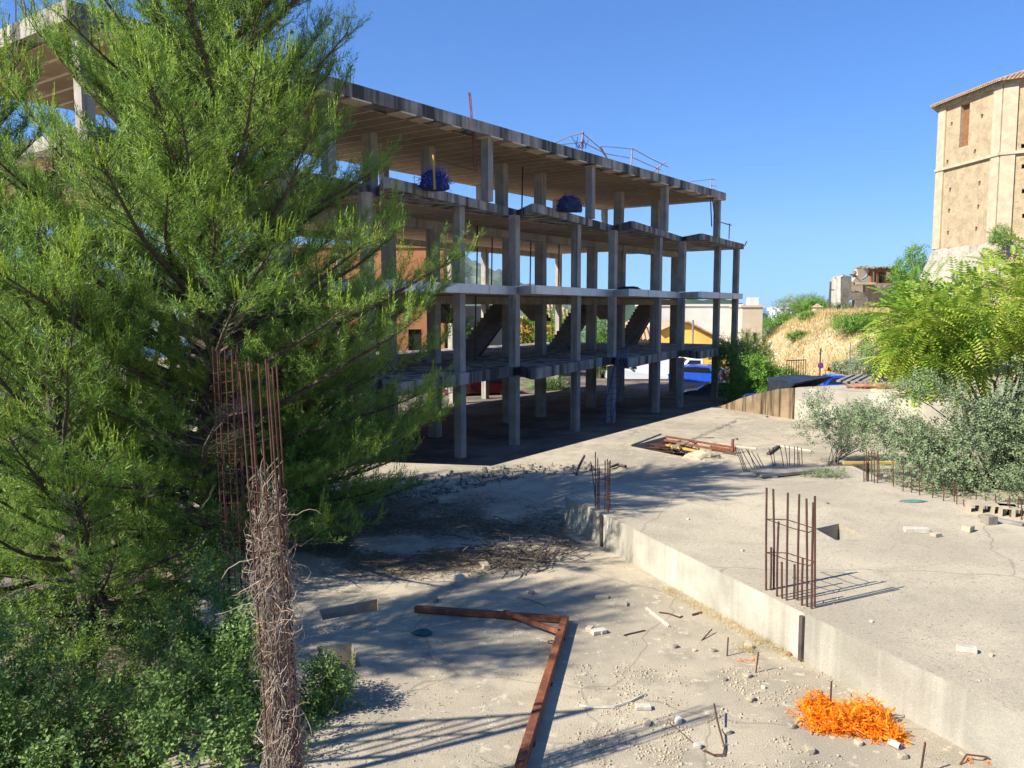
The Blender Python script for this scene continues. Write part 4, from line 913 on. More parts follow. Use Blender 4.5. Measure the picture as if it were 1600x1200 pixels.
# wires, strips
def strip(name, label, cat, pts, r, m, flat=False):
    mb = MB(); mb.tube(pts, r, 5); return tag(mb.build(name, M[m]), label, cat)
def sp(pp, z, dz=.01): return [g(x, y, z)+Vector((0,0,dz)) for x, y in pp]
strip('plastic_strip', 'white curved plastic strip lying on the gravel', 'plastic strip', sp([(905,1104),(930,1107),(960,1106),(985,1098),(1008,1086)], ZL), .014, 'whitething')
strip('plastic_strip', 'dusty white strip pointing towards the foot of the wall', 'plastic strip', sp([(1010,952),(1025,964),(1038,974),(1045,980)], ZL), .018, 'whitething')
q = sp([(1115,1120),(1122,1145),(1132,1172),(1130,1183),(1115,1183),(1100,1176)], ZL, .02); q[0].z += .10; q[1].z += .05
strip('bent_bar', 'hook shaped bent rusty bar rising from the gravel', 'bar', q, .008, 'rust')
strip('curved_wire', 'long thin curved wire on the gravel left of the hook', 'wire', sp([(1040,1128),(1060,1142),(1080,1160),(1100,1176)], ZL), .004, 'rust')
strip('pale_rod', 'pale thin rod lying in the sun above the frame', 'rod', sp([(808,934),(830,938),(852,948)], ZL), .008, 'vine')
o = strip('upright_pin', 'short rusty pin standing left of the second pin near the wall', 'pin', [g(1136,1025,ZL), g(1137,1025,ZL)+Vector((0,0,.20))], .008, 'rust')
o = strip('upright_pin', 'short rusty pin standing right among the orange specks', 'pin', [g(1181,1051,ZL), g(1184,1051,ZL)+Vector((0,0,.21))], .008, 'rust')
o = strip('upright_pin', 'thin pin poking up through the orange netting', 'pin', [g(1297,1115,ZL), g(1297,1115,ZL)+Vector((0,0,.30))], .008, 'rust')
o = strip('upright_pin', 'rusty pin at the bottom edge of the photo right of the netting', 'pin', [g(1438,1210,ZL), g(1443,1210,ZL)+Vector((0,0,.26))], .009, 'rust')
strip('bent_bar', 'bent bar leaning on the deck left of the first pin', 'bar', [g(1096,1001,ZL), g(1112,990,ZL)+Vector((0,0,.05))], .008, 'rust')
strip('bent_bar', 'forked brown bar in the open gravel', 'bar', sp([(975,994),(982,992),(1008,986)], ZL), .008, 'rust')
strip('stick', 'curved brown stick near the white dusty strip', 'stick', sp([(1030,958),(1045,960),(1062,966),(1066,964)], ZL), .010, 'rust')
strip('stick', 'short thick stick beside the foot of the wall', 'stick', sp([(1082,962),(1096,958)], ZL), .014, 'rust')
strip('bent_bar', 'curved rebar loop sticking up in the bottom right corner', 'bar', [g(1500,1195,ZL), g(1510,1190,ZL)+Vector((0,0,.06)), g(1540,1192,ZL)+Vector((0,0,.05)), g(1575,1200,ZL)], .008, 'rust')
strip('branch', 'crooked dark branch rising from the rubble line before the far floor', 'branch', [g(900,743,ZL), g(905,738,ZL)+Vector((0,0,.15)), g(913,734,ZL)+Vector((0,0,.32))], .03, 'bark')
strip('branch', 'short dark branch lying behind the far platform corner', 'branch', sp([(955,733),(965,729),(978,732)], ZL, .05), .035, 'bark')
# pipe and net
pi = thing('pipe_piece', 'short white hollow pipe at the right foot of the orange netting', 'pipe', None, g(1398,1168,ZL)+Vector((0,0,.03)))
mb = MB(); n = 14; R0, R1 = .028, .02
for k in range(n):
    a = 2*math.pi*k/n
    for r_, x in ((R0,-.06),(R0,.06),(R1,.06),(R1,-.06)): mb.v.append((x*.8+0, math.cos(a)*r_, math.sin(a)*r_))
for k in range(n):
    for j in range(4): mb.f.append((k*4+j, k*4+(j+1) % 4, ((k+1) % n)*4+(j+1) % 4, ((k+1) % n)*4+j))
o = mb.build('tube', M['whitething'], pi); o.rotation_euler = (0,0,-1.0)
strip('pipe_piece', 'white pipe end resting against the foot of the wall', 'pipe', [g(1411,1112,ZL)+Vector((0,0,.02)), g(1430,1120,ZL)+Vector((0,0,.02))], .022, 'whitething')
net = thing('orange_netting', 'heap of bright orange plastic netting on the lower deck', 'netting', None, g(1325,1130,ZL))
Vs = []; Fs = []; rr = random.Random(5)
shape = [(0,0,.34,.24,.10),(-.18,.22,.16,.15,.11),(.2,.08,.2,.2,.12),(-.25,-.05,.17,.15,.07),(.22,-.22,.16,.14,.07),(-.05,-.12,.2,.14,.13)]
for i in range(2600):
    sh = rr.choice(shape); a = rr.uniform(0,6.28); q = math.sqrt(rr.random()); x = sh[0]+math.cos(a)*q*sh[2]; y = sh[1]+math.sin(a)*q*sh[3]; zt = sh[4]*(1-q**3)*1.45+.012
    p = Vector((x, y, rr.uniform(.15,1)*zt)); d = Vector((rr.gauss(0,1), rr.gauss(0,1), rr.gauss(0,.45))).normalized(); wv_ = rr.uniform(.0025,.006); L_ = rr.uniform(.012,.028)
    pts = [p]
    for _ in range(4): d = (d+Vector((rr.gauss(0,.5), rr.gauss(0,.5), rr.gauss(0,.25)))).normalized(); q2 = pts[-1]+d*L_; q2.z = max(.006, q2.z); pts.append(q2)
    up_ = Vector((rr.gauss(0,1), rr.gauss(0,1), rr.gauss(0,.6))).normalized()
    if i % 9 == 0: wv_ *= 2.6
    n0 = len(Vs)
    for j, p_ in enumerate(pts): Vs += [tuple(p_+up_*wv_), tuple(p_-up_*wv_)]
    for j in range(len(pts)-1): Fs.append((n0+2*j, n0+2*j+1, n0+2*j+3, n0+2*j+2))
me = npmesh('strands', np.array(Vs), np.array(Fs), M['orange'], net)
mb = MB(); rr2 = random.Random(3)
for c in [(1160,1032),(1178,1033),(1230,1113),(1243,1120),(1515,1190),(1545,1192)]:
    for _ in range(14):
        p = g(c[0]+rr2.uniform(-6,6), c[1]+rr2.uniform(-3,3), ZL)+Vector((0,0,.008)); mb.tube([p, p+Vector((rr2.gauss(0,.02), rr2.gauss(0,.02), rr2.uniform(0,.02)))], .0025, 3)
tag(mb.build('orange_shreds', M['orange']), 'scattered orange plastic shreds on the gravel near the netting', 'plastic shreds', None, 'stuff')
bundle('plastic_bag', 'dark teal plastic bag crumpled on the shaded deck inside the frame', 'plastic bag', g(660,991,ZL), .11, .07, .05, M['teal'], 31)
bundle('plastic_bag', 'crushed pale green plastic sheet lying on the platform', 'plastic bag', g(1427,784,ZU), .20, .07, .03, M['glassy'], 33)
# gravel and rubble ---------------------------------------------------------
def tmpl_rock():
    bm = bmesh.new(); bmesh.ops.create_icosphere(bm, subdivisions=1, radius=1)
    for v_ in bm.verts: v_.co *= 1+.4*noise.noise(v_.co*1.5+Vector((4,2,1)))
    bmesh.ops.triangulate(bm, faces=bm.faces); Vt = np.array([v_.co[:] for v_ in bm.verts]); Ft = np.array([[v_.index for v_ in f.verts] for f in bm.faces]); bm.free(); return Vt, Ft
def scatter(name, Vt, Ft, P, D, Sc, m, parent=None, kind='stuff', roll=True, sub=None):
    """template copies at P with local z along D, scale Sc (n,) or (n,3)"""
    n = len(P); D = D/np.maximum(1e-9, np.linalg.norm(D, axis=1, keepdims=True))
    R_ = RNG.normal(size=(n,3)) if roll is True else np.tile(np.array(roll, float), (n,1))+RNG.normal(size=(n,3))*.15
    Xx = np.cross(R_, D); Xx /= np.maximum(1e-9, np.linalg.norm(Xx, axis=1, keepdims=True)); Yy = np.cross(D, Xx)
    Sc = np.asarray(Sc, float); Sc = Sc[:,None]*np.ones((1,3)) if Sc.ndim == 1 else Sc
    T = Vt[None]*Sc[:,None,:]
    Wv = P[:,None,:]+T[:,:,0:1]*Xx[:,None,:]+T[:,:,1:2]*Yy[:,None,:]+T[:,:,2:3]*D[:,None,:]
    nv = len(Vt); Fw = Ft[None]+(np.arange(n)*nv)[:,None,None]
    o = npmesh(name, Wv.reshape(-1,3), Fw.reshape(-1, Ft.shape[1]), m, parent)
    if kind: o['kind'] = kind
    return o
RV, RF = tmpl_rock()
OV = np.array([(1,0,.1),(-.9,.1,0),(.1,.8,.05),(0,-.9,-.1),(.1,0,.7),(-.1,.1,-.7)]); OF = np.array([(0,2,4),(2,1,4),(1,3,4),(3,0,4),(2,0,5),(1,2,5),(3,1,5),(0,3,5)])
def pxscatter(n, box, z, smin, smax, ok=None, power=3, clus=None):
    if clus: clus = clus*1.4
    out = []; 
    while len(out) < n:
        x = RNG.uniform(box[0], box[2]); y = RNG.uniform(box[1], box[3])
        if ok and not ok(x, y): continue
        if clus and noise.noise(Vector((x*clus, y*clus*2, 5))) < RNG.uniform(-.15,.35): continue
        p = g(x, y, z); s = smin+(smax-smin)*RNG.random()**power; out.append((p.x, p.y, p.z+s*.2, s))
    return np.array(out)
wl = lambda x: np.interp(x, [884,1257,1560], [833,1028,1195])
okl = lambda x, y: (x < 884 or y > wl(x)+4) and not (1255 < x < 1395 and 1080 < y < 1165) and not (484 < x < 594 and 932 < y < 970) and not (496 < x < 566 and 1000 < y < 1048)
for (n, box, s0, s1, m, z) in ((9000,(480,850,1560,1200),.002,.013,'stone',ZL),(4200,(900,1040,1320,1200),.003,.022,'stone',ZL),(1500,(480,850,1560,1200),.002,.013,'darkstone',ZL)):
    A_ = pxscatter(n, box, z, s0, s1, okl, 5, .012); o = scatter('gravel', OV, OF, A_[:,:3], RNG.normal(size=(n,3)), A_[:,3:4]*RNG.uniform(.6,1.2,(n,3)), M[m]); tag(o, 'loose gravel and small stones strewn over the lower deck', 'gravel')
okp = lambda x, y: y < np.interp(x, [884,1257,1600], [775,958,1120])-4 and y > 760 and inside(tuple(g(x,y,ZU)[:2]), up) and not inside(tuple(g(x,y,ZU)[:2]), smallhole)
A_ = pxscatter(1300, (884,760,1600,1110), ZU, .003, .018, okp, 5); o = scatter('gravel', OV, OF, A_[:,:3], RNG.normal(size=(1300,3)), A_[:,3:4]*RNG.uniform(.6,1.2,(1300,3)), M['stone']); tag(o, 'sparse grit on top of the raised platform', 'gravel')
# rubble band before the building
band = lambda x, y: abs(y-np.interp(x, [600,700,800,930], [768,757,738,730])) < np.interp(x,[600,700,800,930],[16,16,12,7])
A_ = pxscatter(900, (600,715,930,790), ZL, .012, .085, band, 4); o = scatter('rubble_line', RV, RF, A_[:,:3], RNG.normal(size=(900,3)), A_[:,3:4]*np.array([[1.6,.8,.3]])*RNG.uniform(.6,1.2,(900,3)), M['darkstone']); tag(o, 'line of broken concrete rubble across the deck before the building', 'rubble')
mb = MB()
for i in range(150):
    x, y = random.gauss(815,38), random.gauss(872,14); p = g(x, y, ZL)+Vector((0,0,random.uniform(.01,.12))); a = random.uniform(0,6.28); l = random.uniform(.1,.5)
    mb.tube([p, p+Vector((math.cos(a)*l*.5, math.sin(a)*l*.5, random.uniform(-.02,.06))), p+Vector((math.cos(a)*l, math.sin(a)*l, random.uniform(-.03,.05)))], random.uniform(.004,.012), 4)
tag(mb.build('branch_pile', M['bark']), 'pile of dead branches and sticks in the tree shade on the deck', 'branches', None, 'stuff')
n = 30000; LP = []  # needles strewn so the deck in the pine shade reads darker
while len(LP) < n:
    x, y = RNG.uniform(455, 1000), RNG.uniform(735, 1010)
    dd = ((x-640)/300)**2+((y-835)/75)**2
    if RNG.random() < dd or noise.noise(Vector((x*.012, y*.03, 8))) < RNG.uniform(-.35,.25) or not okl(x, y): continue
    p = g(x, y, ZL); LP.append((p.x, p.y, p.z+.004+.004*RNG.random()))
ang = RNG.uniform(0, 6.28, n); Vt = np.array([(-.05,0,0),(.05,0,0),(.0,.0,1)]); o = scatter('shade_needle_litter', Vt, np.array([[0,1,2]]), np.array(LP), np.stack([np.cos(ang), np.sin(ang), RNG.uniform(0,.12,n)],1), RNG.uniform(.04,.13,n), M['litter'], roll=(0,0,1)); tag(o, 'brown needle litter added to deepen the pine shade on the deck', 'litter')
A_ = pxscatter(900, (1035,650,1170,702), ZL, .008, .035, lambda x, y: abs(y-(700-(x-1050)*.42)) < 2.2 and 1050 < x < 1150, 2); o = scatter('gravel_seam', RV, RF, A_[:,:3], RNG.normal(size=(900,3)), A_[:,3:4]*RNG.uniform(.5,1,(900,3)), M['darkstone']); tag(o, 'grey gravel seam running across the far deck', 'gravel')
A_ = pxscatter(260, (1180,498,1262,522), 3.2, .03, .22, None, 3); A_[:,2] = [hz(a, b)+.03 for a, b in A_[:,:2]]; o = scatter('hill_stones', RV, RF, A_[:,:3], RNG.normal(size=(260,3)), A_[:,3:4]*RNG.uniform(.6,1.3,(260,3)), M['white']); tag(o, 'white stones on the crest of the dry slope', 'stones')
# dry leaf litter / weeds at the wall foot
def blades(name, label, pts, n, h, m, cat, sp_=.12):
    Vt = np.array([(-.03,0,0),(.03,0,0),(.0,.12,1)]); Ft = np.array([[0,1,2]]); P = []
    for _ in range(n): p = random.choice(pts); P.append((p[0]+random.gauss(0,sp_), p[1]+random.gauss(0,sp_), p[2]))
    P = np.array(P); D_ = np.stack([RNG.normal(0,.5,n), RNG.normal(0,.5,n), np.ones(n)], 1); o = scatter(name, Vt, Ft, P, D_, RNG.uniform(.3,1,n)*h, m); tag(o, label, cat); return o
foot = [tuple(g(x, wl(x)+4+random.random()*6, ZL)) for x in (list(range(1040,1250,5)) if True else [])]
blades('dry_weeds', 'straw coloured dry weeds along the foot of the platform wall', foot, 1500, .09, M['drygrass'], 'weeds', .06)
blades('dry_weeds', 'small dry weeds near the upright pins', [tuple(g(x,y,ZL)) for x, y in ((1160,1015),(1175,1020),(1190,1005),(1240,1000),(1330,1045))], 260, .12, M['drygrass'], 'weeds', .05)
# dry grass on the slope
P = []
while len(P) < 52000:
    x, y = RNG.uniform(11, 42), RNG.uniform(34, 86); wv = x-.34*y
    if wv+1.5+5*sm((y-50)/25) < 1.2 or noise.noise(Vector((x*.3,y*.3,2))) < RNG.uniform(-.5,.2): continue
    P.append((x, y, hz(x,y)-.02))
P = np.array(P); n = len(P); Vt = np.array([(-.06,0,0),(.06,0,0),(.02,.25,1)]); Ft = np.array([[0,1,2]])
o = scatter('dry_grass', Vt, Ft, P, np.stack([RNG.normal(0,.35,n), RNG.normal(0,.35,n), np.ones(n)],1), RNG.uniform(.2,.6,n), M['drygrass']); tag(o, 'sun bleached dry grass covering the slope below the ruin', 'grass')

# ------------------------------------------------------------------ vegetation
def tmpl_needles(k=10, r=.58, wd=.032, spread=1.25):
    vs = []; fs = []
    for i in range(k):
        t = (i+.5)/k; a = i*2.39996; l = r*(1-.35*t); base = np.array([0,0,t*.9]); dirn = np.array([math.cos(a)*spread, math.sin(a)*spread, .75+.7*t]); dirn /= np.linalg.norm(dirn)
        side = np.cross(dirn, [0,0,1.0]); side /= np.linalg.norm(side)+1e-9; n0 = len(vs)
        vs += [base-side*wd, base+side*wd, base+dirn*l]; fs.append([n0,n0+1,n0+2])
    return np.array(vs), np.array(fs)
NV, NF = tmpl_needles()
def rot_to(v_, a, e_):
    return Vector((math.cos(a)*math.cos(e_), math.sin(a)*math.cos(e_), math.sin(e_)))
def pine_tree(label, base, top, prof, nprim, seed, lean=(0,0), z0=1.7, shoot=.155, clip=None):
    r = random.Random(seed); t = thing('pine_tree', label, 'tree', None, base)
    Hh = top-base.z; tr = MB(); pts = []; rad = []
    for i in range(13):
        s = i/12; pts.append(Vector((lean[0]*s*Hh+.12*math.sin(s*7+seed), lean[1]*s*Hh+.1*math.cos(s*5+seed), s*Hh))); rad.append(.15*(1-s)**.8+.012)
    tr.tube(pts, rad, 8); tr.build('trunk', M['bark'], t)
    br = MB(); SP = []; SD = []; SS = []; TP = []; TD = []
    for i in range(nprim):
        s = (i+r.random())/nprim; zz = (z0-base.z)+(Hh-(z0-base.z))*s**1.12; k = min(11, int(zz/Hh*12)); fr_ = zz/Hh*12-k
        p0 = pts[k].lerp(pts[k+1], max(0, min(1, fr_))); a = i*2.4+r.uniform(-.5,.5)
        e_ = math.radians(np.interp(s, [0,.4,1], [-4, 26, 62])+r.uniform(-8,8)); L_ = prof(zz+base.z, a)*r.uniform(.75,1.1)
        if L_ < .1: continue
        n = 9; P = [p0]; d = rot_to(None, a, e_)
        for j in range(n):
            d = (d+Vector((r.gauss(0,.06), r.gauss(0,.06), .035+r.gauss(0,.03)))).normalized(); P.append(P[-1]+d*L_/n)
        rb = .012+.014*L_; br.tube(P, [rb*(1-.85*j/n) for j in range(n+1)], 5, cap=False)
        m_ = max(5, int(L_/.095))
        for j in range(m_):
            q = .18+.82*(j+r.random())/m_; kk = min(n-1, int(q*n)); p = P[kk].lerp(P[kk+1], q*n-kk); dm = (P[kk+1]-P[kk]).normalized()
            side = dm.cross(Vector((0,0,1))).normalized()*(1 if j % 2 else -1)
            sd_ = (dm*.75+side*r.uniform(.5,1.0)+Vector((0,0,r.uniform(-.15,.5)))).normalized(); l2 = (.25+.33*L_*(1-q*.75))*r.uniform(.6,1.15); l2 = min(l2, 1.1)
            Q = [p]; m2 = 4
            for _ in range(m2): sd_ = (sd_+Vector((r.gauss(0,.10), r.gauss(0,.10), .07))).normalized(); Q.append(Q[-1]+sd_*l2/m2)
            br.tube([Q[0],Q[2],Q[4]], [.008,.005,.002], 3, cap=False)
            ns = max(3, int(l2/.048))
            for u_ in range(ns):
                w2 = .15+.85*(u_+r.random())/ns; k2 = min(m2-1, int(w2*m2)); pp_ = Q[k2].lerp(Q[k2+1], w2*m2-k2)
                dd = (sd_*.8+Vector((r.gauss(0,.6), r.gauss(0,.6), .35+r.gauss(0,.45)))).normalized(); SP.append(pp_[:]); SD.append(dd[:]); SS.append(shoot*r.uniform(.7,1.15))
            SP.append(Q[-1][:]); SD.append((sd_+Vector((0,0,.4)))[:]); SS.append(shoot*1.2)
            if r.random() < .30 and q > .7: TP.append(Q[-1][:]); TD.append((sd_*.25+Vector((r.gauss(0,.12), r.gauss(0,.12), 1)))[:])
        for _ in range(3): TP.append((P[-1]+Vector((r.gauss(0,.05), r.gauss(0,.05), 0)))[:]); TD.append((d*.4+Vector((r.gauss(0,.15), r.gauss(0,.15), 1)))[:])
    br.build('branches', M['bark'], t)['kind'] = 'stuff'
    SP = np.array(SP); SD = np.array(SD); SS = np.array(SS)
    if clip is not None:
        wp = SP+np.array(base[:]); keep = clip(wp); SP, SD, SS = SP[keep], SD[keep], SS[keep]
        TP = np.array(TP); TD = np.array(TD); wp = TP+np.array(base[:]); keep = clip(wp); TP, TD = TP[keep], TD[keep]
    scatter('crown', NV, NF, SP, SD, SS, M['pine'], t)
    TP = np.array(TP); TD = np.array(TD); n = len(TP); k = 3
    TP2 = np.repeat(TP, k, 0)+RNG.normal(0,.03,(n*k,3)); TD2 = np.repeat(TD, k, 0)+RNG.normal(0,.12,(n*k,3))
    Vt, Ft = tmpl_needles(11, .18, .034, .45); scatter('new_shoots', Vt, Ft, TP2, TD2, np.stack([np.full(n*k,.24),np.full(n*k,.24),RNG.uniform(.2,.38,n*k)],1), M['pinetip'], t)
    nc_ = min(len(SP), 70); ci = RNG.choice(len(SP), nc_, replace=False)
    scatter('cones', RV, RF, SP[ci]-np.array([0,0,.03]), np.tile([0,0,1.],(nc_,1)), np.tile([.022,.022,.04],(nc_,1)), M['cone'], t)
    print(label[:20], 'shoots', len(SP)); return t
cageclear = lambda p: ~((p[:,0] > -4.3) & (p[:,0] < -2.3) & (p[:,1] < 10.6) & (p[:,2] < 4.9))
def prof_main(z, a):
    base = np.interp(z, [1.2,2.0,3.2,4.5,6,7.5,9,10.5,12], [1.9,3.0,3.6,3.5,3.2,2.8,2.3,1.6,.6])
    if math.cos(a) > .4: base += .5 if 2.4 < z < 4.0 else (-.25 if 4.8 < z < 8.0 else .15)
    return base
pine_tree('large green pine tree covering the left end of the unfinished building', Vector((-4.45,12.2,-.1)), 12.0, prof_main, 200, 3, (.0,.0), 1.4, clip=cageclear)
pine_tree('second pine tree at the left edge with darker crown', Vector((-8.6,12.6,-.4)), 9.2, lambda z, a: np.interp(z, [0,1.5,4,6,8,9.5], [2.8,3.4,3.1,2.6,1.7,.6]), 112, 8, (-.01,0), .3)
pine_tree('low young pine filling the shade below the large pine', Vector((-5.6,10.2,-.4)), 5.6, lambda z, a: np.interp(z, [0,1.5,3,4.5,6], [1.6,2.0,1.9,1.4,.4]), 60, 12, (.0,0), .6, clip=cageclear)

pine_tree('low bushy pine boughs on the right at the foot of the large pine', Vector((-3.5,13.7,1.1)), 4.7, lambda z, a: np.interp(z, [1,1.8,3,4,4.8], [1.9,2.0,1.6,1.1,.4]), 58, 17, (.0,0), 1.45)
pine_tree('pine just left of the photo that throws dappled shade on the near deck', Vector((-8.2,5.7,-.6)), 9.6, lambda z, a: np.interp(z, [3.5,4.5,6,7.5,9.6], [.3,1.6,2.3,1.8,.5]), 70, 23, (.0,0), 4.2)
def leaf_t(k=7, L=.34, wd=.085, droop=0):
    """twig with k pointed leaves; unit length 1"""
    vs = []; fs = []
    for i in range(k):
        t = (i+1)/k; a = i*2.4; dirn = np.array([math.cos(a), math.sin(a), .55-droop]); dirn /= np.linalg.norm(dirn); s = np.cross(dirn, [0,0,1.0]); s /= np.linalg.norm(s); b = np.array([0,0,t]); n0 = len(vs)
        vs += [b, b+dirn*L*.5+s*wd, b+dirn*L, b+dirn*L*.5-s*wd]; fs.append([n0,n0+1,n0+2,n0+3])
    return np.array(vs), np.array(fs)
def pinnate_t(pairs=8):
    vs = []; fs = []
    for i in range(pairs):
        t = .15+.85*i/(pairs-1); b = np.array([0, -.35*t*t, t]); l = .30*(1-.5*abs(t-.45))
        for s in (-1, 1):
            d = np.array([s, -.35, .35]); d /= np.linalg.norm(d); sd_ = np.array([0,.2,1.0]); sd_ /= np.linalg.norm(sd_); n0 = len(vs)
            vs += [b, b+d*l*.45+sd_*.045, b+d*l, b+d*l*.45-sd_*.045]; fs.append([n0,n0+1,n0+2,n0+3])
    return np.array(vs), np.array(fs)
LV, LF = leaf_t(); PV, PF = pinnate_t()
def shrub(name, label, cat, base, blobs, n, size, m, tm=(LV,LF), stems=14, up=.5, seed=1, gap=.0, wood='twig', twr=.012, gs=1.3, extra=None, updir=True):
    """blobs: (dx,dy,dz,rx,ry,rz) ellipsoids relative to base"""
    r = random.Random(seed); t = thing(name, label, cat, None, base); RN = np.random.default_rng(seed)
    P = []; D_ = []
    vol = np.array([b[3]*b[4]*b[5] for b in blobs])**.8; vol /= vol.sum()
    while len(P) < n:
        b = blobs[RN.choice(len(blobs), p=vol)]; q = RN.normal(size=3); q /= np.linalg.norm(q); rr_ = RN.random()**.45
        lump = 1+.28*noise.noise(Vector((q[0]*2.2+seed, q[1]*2.2, q[2]*2.2)))+.14*noise.noise(Vector((q[0]*6, q[1]*6, q[2]*6+seed)))
        p = np.array(b[:3])+q*rr_*lump*np.array(b[3:])
        if noise.noise(Vector((p[0]*gs+seed*3, p[1]*gs, p[2]*gs))) < gap+RN.uniform(-.12,.12): continue
        if p[2] < .0: continue
        P.append(p); D_.append(q*.8+np.array([0,0,up])+RN.normal(size=3)*.45)
    P = np.array(P); D_ = np.array(D_); scatter('foliage', tm[0], tm[1], P, D_, RN.uniform(.6,1.2,n)*size, m, t, roll=(True if updir else (0,0,1)))
    mb = MB()
    for i in range(stems):
        q = P[RN.integers(n)]; b0 = Vector((r.gauss(0,.08), r.gauss(0,.08), 0)); q = Vector(q); mid = b0.lerp(q,.5)+Vector((r.gauss(0,.1), r.gauss(0,.1), q.length*.12))
        pts = [b0, b0.lerp(mid,.5)+Vector((r.gauss(0,.05), r.gauss(0,.05), .05)), mid, mid.lerp(q,.5)+Vector((r.gauss(0,.05), r.gauss(0,.05), 0)), q]; mb.tube(pts, [twr*1.6,twr*1.3,twr,twr*.6,twr*.3], 5, cap=False)
        for _ in range(5):
            k = r.choice((2,3,4)); e_ = pts[k]+Vector((r.gauss(0,.3), r.gauss(0,.3), r.gauss(.1,.2)))*min(1, size*4); mb.tube([pts[k], pts[k].lerp(e_,.5)+Vector((0,0,.02)), e_], [twr*.5,twr*.35,twr*.15], 4, cap=False)
    mb.build('stems', M[wood], t)['kind'] = 'stuff'
    if extra: extra(t, P, RN)
    return t
# foreground left bushes
shrub('laurel_bush', 'glossy green laurel bush left of the vine covered cage in the bottom corner', 'bush', Vector((-2.35,6.4,.2)), [(0,0,1.0,.75,.7,.75),(-.3,.2,1.5,.5,.5,.4),(.35,-.1,.7,.45,.5,.5),(.1,.5,1.75,.25,.3,.5),(-.1,-.3,.4,.8,.7,.5)], 6500, .125, M['laurel'], gap=-.08, seed=2, gs=3, twr=.008)
shrub('laurel_bush', 'broad green bush filling the bottom left corner of the photo', 'bush', Vector((-4.1,6.6,.0)), [(0,0,1.0,.95,.8,.95),(-.6,.2,1.7,.7,.6,.6),(.6,0,.9,.6,.7,.8),(-.7,.3,.9,.9,.8,.8),(.1,-.5,.4,1.2,.9,.5)], 9000, .13, M['laurel'], gap=-.08, seed=3, gs=2.6, twr=.008)
shrub('laurel_bush', 'small green shoot bush right of the vine covered cage', 'bush', Vector((-1.75,7.0,1.0)), [(0,0,.45,.32,.3,.4),(.12,0,.7,.22,.3,.16),(-.1,0,.25,.3,.3,.3)], 1300, .11, M['laurel'], gap=-.2, seed=5, gs=3, twr=.006)
shrub('laurel_bush', 'tall leafy shoots rising beside the dark rebar cage', 'bush', Vector((-3.1,8.3,.2)), [(0,0,1.6,.35,.3,.8),(-.35,.1,1.2,.5,.4,.6),(.2,0,1.0,.45,.4,.6)], 2600, .12, M['laurel'], gap=-.15, seed=6, gs=3, twr=.007)
shrub('dark_undergrowth', 'dark tangled undergrowth beneath the pines at the left', 'undergrowth', Vector((-6.3,9.0,-.4)), [(0,0,1.1,2.2,1.2,1.2),(1.6,.4,.9,1.2,1.0,1.0),(-1.6,.4,1.6,1.9,1.1,1.4),(-3,.2,1.2,1.6,1.1,1.4)], 9500, .12, M['laurel'], gap=-.35, seed=7, gs=2, twr=.01)
# right: sparse olive shrub, ailanthus tree
shrub('olive_bush', 'sparse grey green olive bush spilling over the right edge of the platform', 'bush', Vector((9.6,16.2,1.3)), [(0,0,.9,1.7,1.2,1.0),(1.3,-.3,1.5,1.7,1.2,1.3),(-1.5,.2,1.1,1.0,.9,.75),(2.2,-.8,.7,1.6,1.1,.8),(-2.3,.6,1.4,.7,.6,.45),(1.8,.0,2.4,1.2,1.0,.8),(2.7,.1,3.2,1.0,.9,.8),(-1.0,.4,1.9,.9,.7,.5),(-.9,-.3,.6,1.6,.8,.7),(2.6,-.4,1.9,1.4,1.0,1.2)], 10500, .17, M['olive'], gap=-.05, seed=11, gs=1.5, twr=.018, stems=46, wood='bark')
shrub('olive_bush', 'low olive bush at the right margin behind the hollow blocks', 'bush', Vector((10.6,13.9,1.2)), [(0,0,.7,1.3,.9,.7),(-1.2,.5,.5,1.0,.6,.5),(.6,0,1.4,.9,.8,.8)], 4200, .15, M['olive'], gap=-.12, seed=12, gs=2, twr=.014, stems=26, wood='bark')
shrub('young_shrub', 'thin pale green sapling in front of the sunlit cream wall', 'bush', Vector((7.4,18.6,1.4)), [(0,0,.9,.85,.6,.7),(.9,.2,.8,.9,.6,.6),(-.3,0,1.3,.5,.4,.4),(1.6,-.4,.6,.8,.6,.6)], 1700, .16, M['olive'], gap=-.0, seed=13, gs=2.4, twr=.008, stems=16)
shrub('weed_tuft', 'small green weed tuft growing by the end of the board panel', 'weed', g(1300,745,ZU), [(0,0,.06,.38,.2,.10),(-.35,0,.05,.25,.12,.07)], 420, .07, M['olive'], gap=-.5, seed=14, stems=5, twr=.003)
def seedheads(t, P, RN):
    top = P[np.argsort(-(P[:,2]+RN.normal(0,.5,len(P))))[:60]]; pts = np.repeat(top, 40, 0)+RN.normal(0,.10,(60*40,3))+np.array([0,-.1,.1])
    scatter('seed_cluster', OV, OF, pts, RN.normal(size=(len(pts),3)), RN.uniform(.02,.045,len(pts)), M['flower'], t)
shrub('ailanthus_tree', 'bright yellow green tree of heaven with drooping leaves below the tower', 'tree', Vector((12.3,20.4,1.2)), [(.3,0,3.9,1.7,1.3,1.1),(2.0,-.2,4.9,1.4,1.2,1.05),(-1.5,.2,3.3,1.2,1.1,.9),(-2.0,.0,2.5,.8,.8,.7),(2.2,0,3.8,1.6,1.2,1.2),(-.6,.1,2.9,1.2,1.0,.9),(-2.3,0,3.1,.9,.8,1.0)], 2900, .62, M['bright'], tm=(PV,PF), gap=-.28, seed=21, gs=.9, twr=.035, stems=22, up=-.15, wood='bark', extra=seedheads, updir=False)
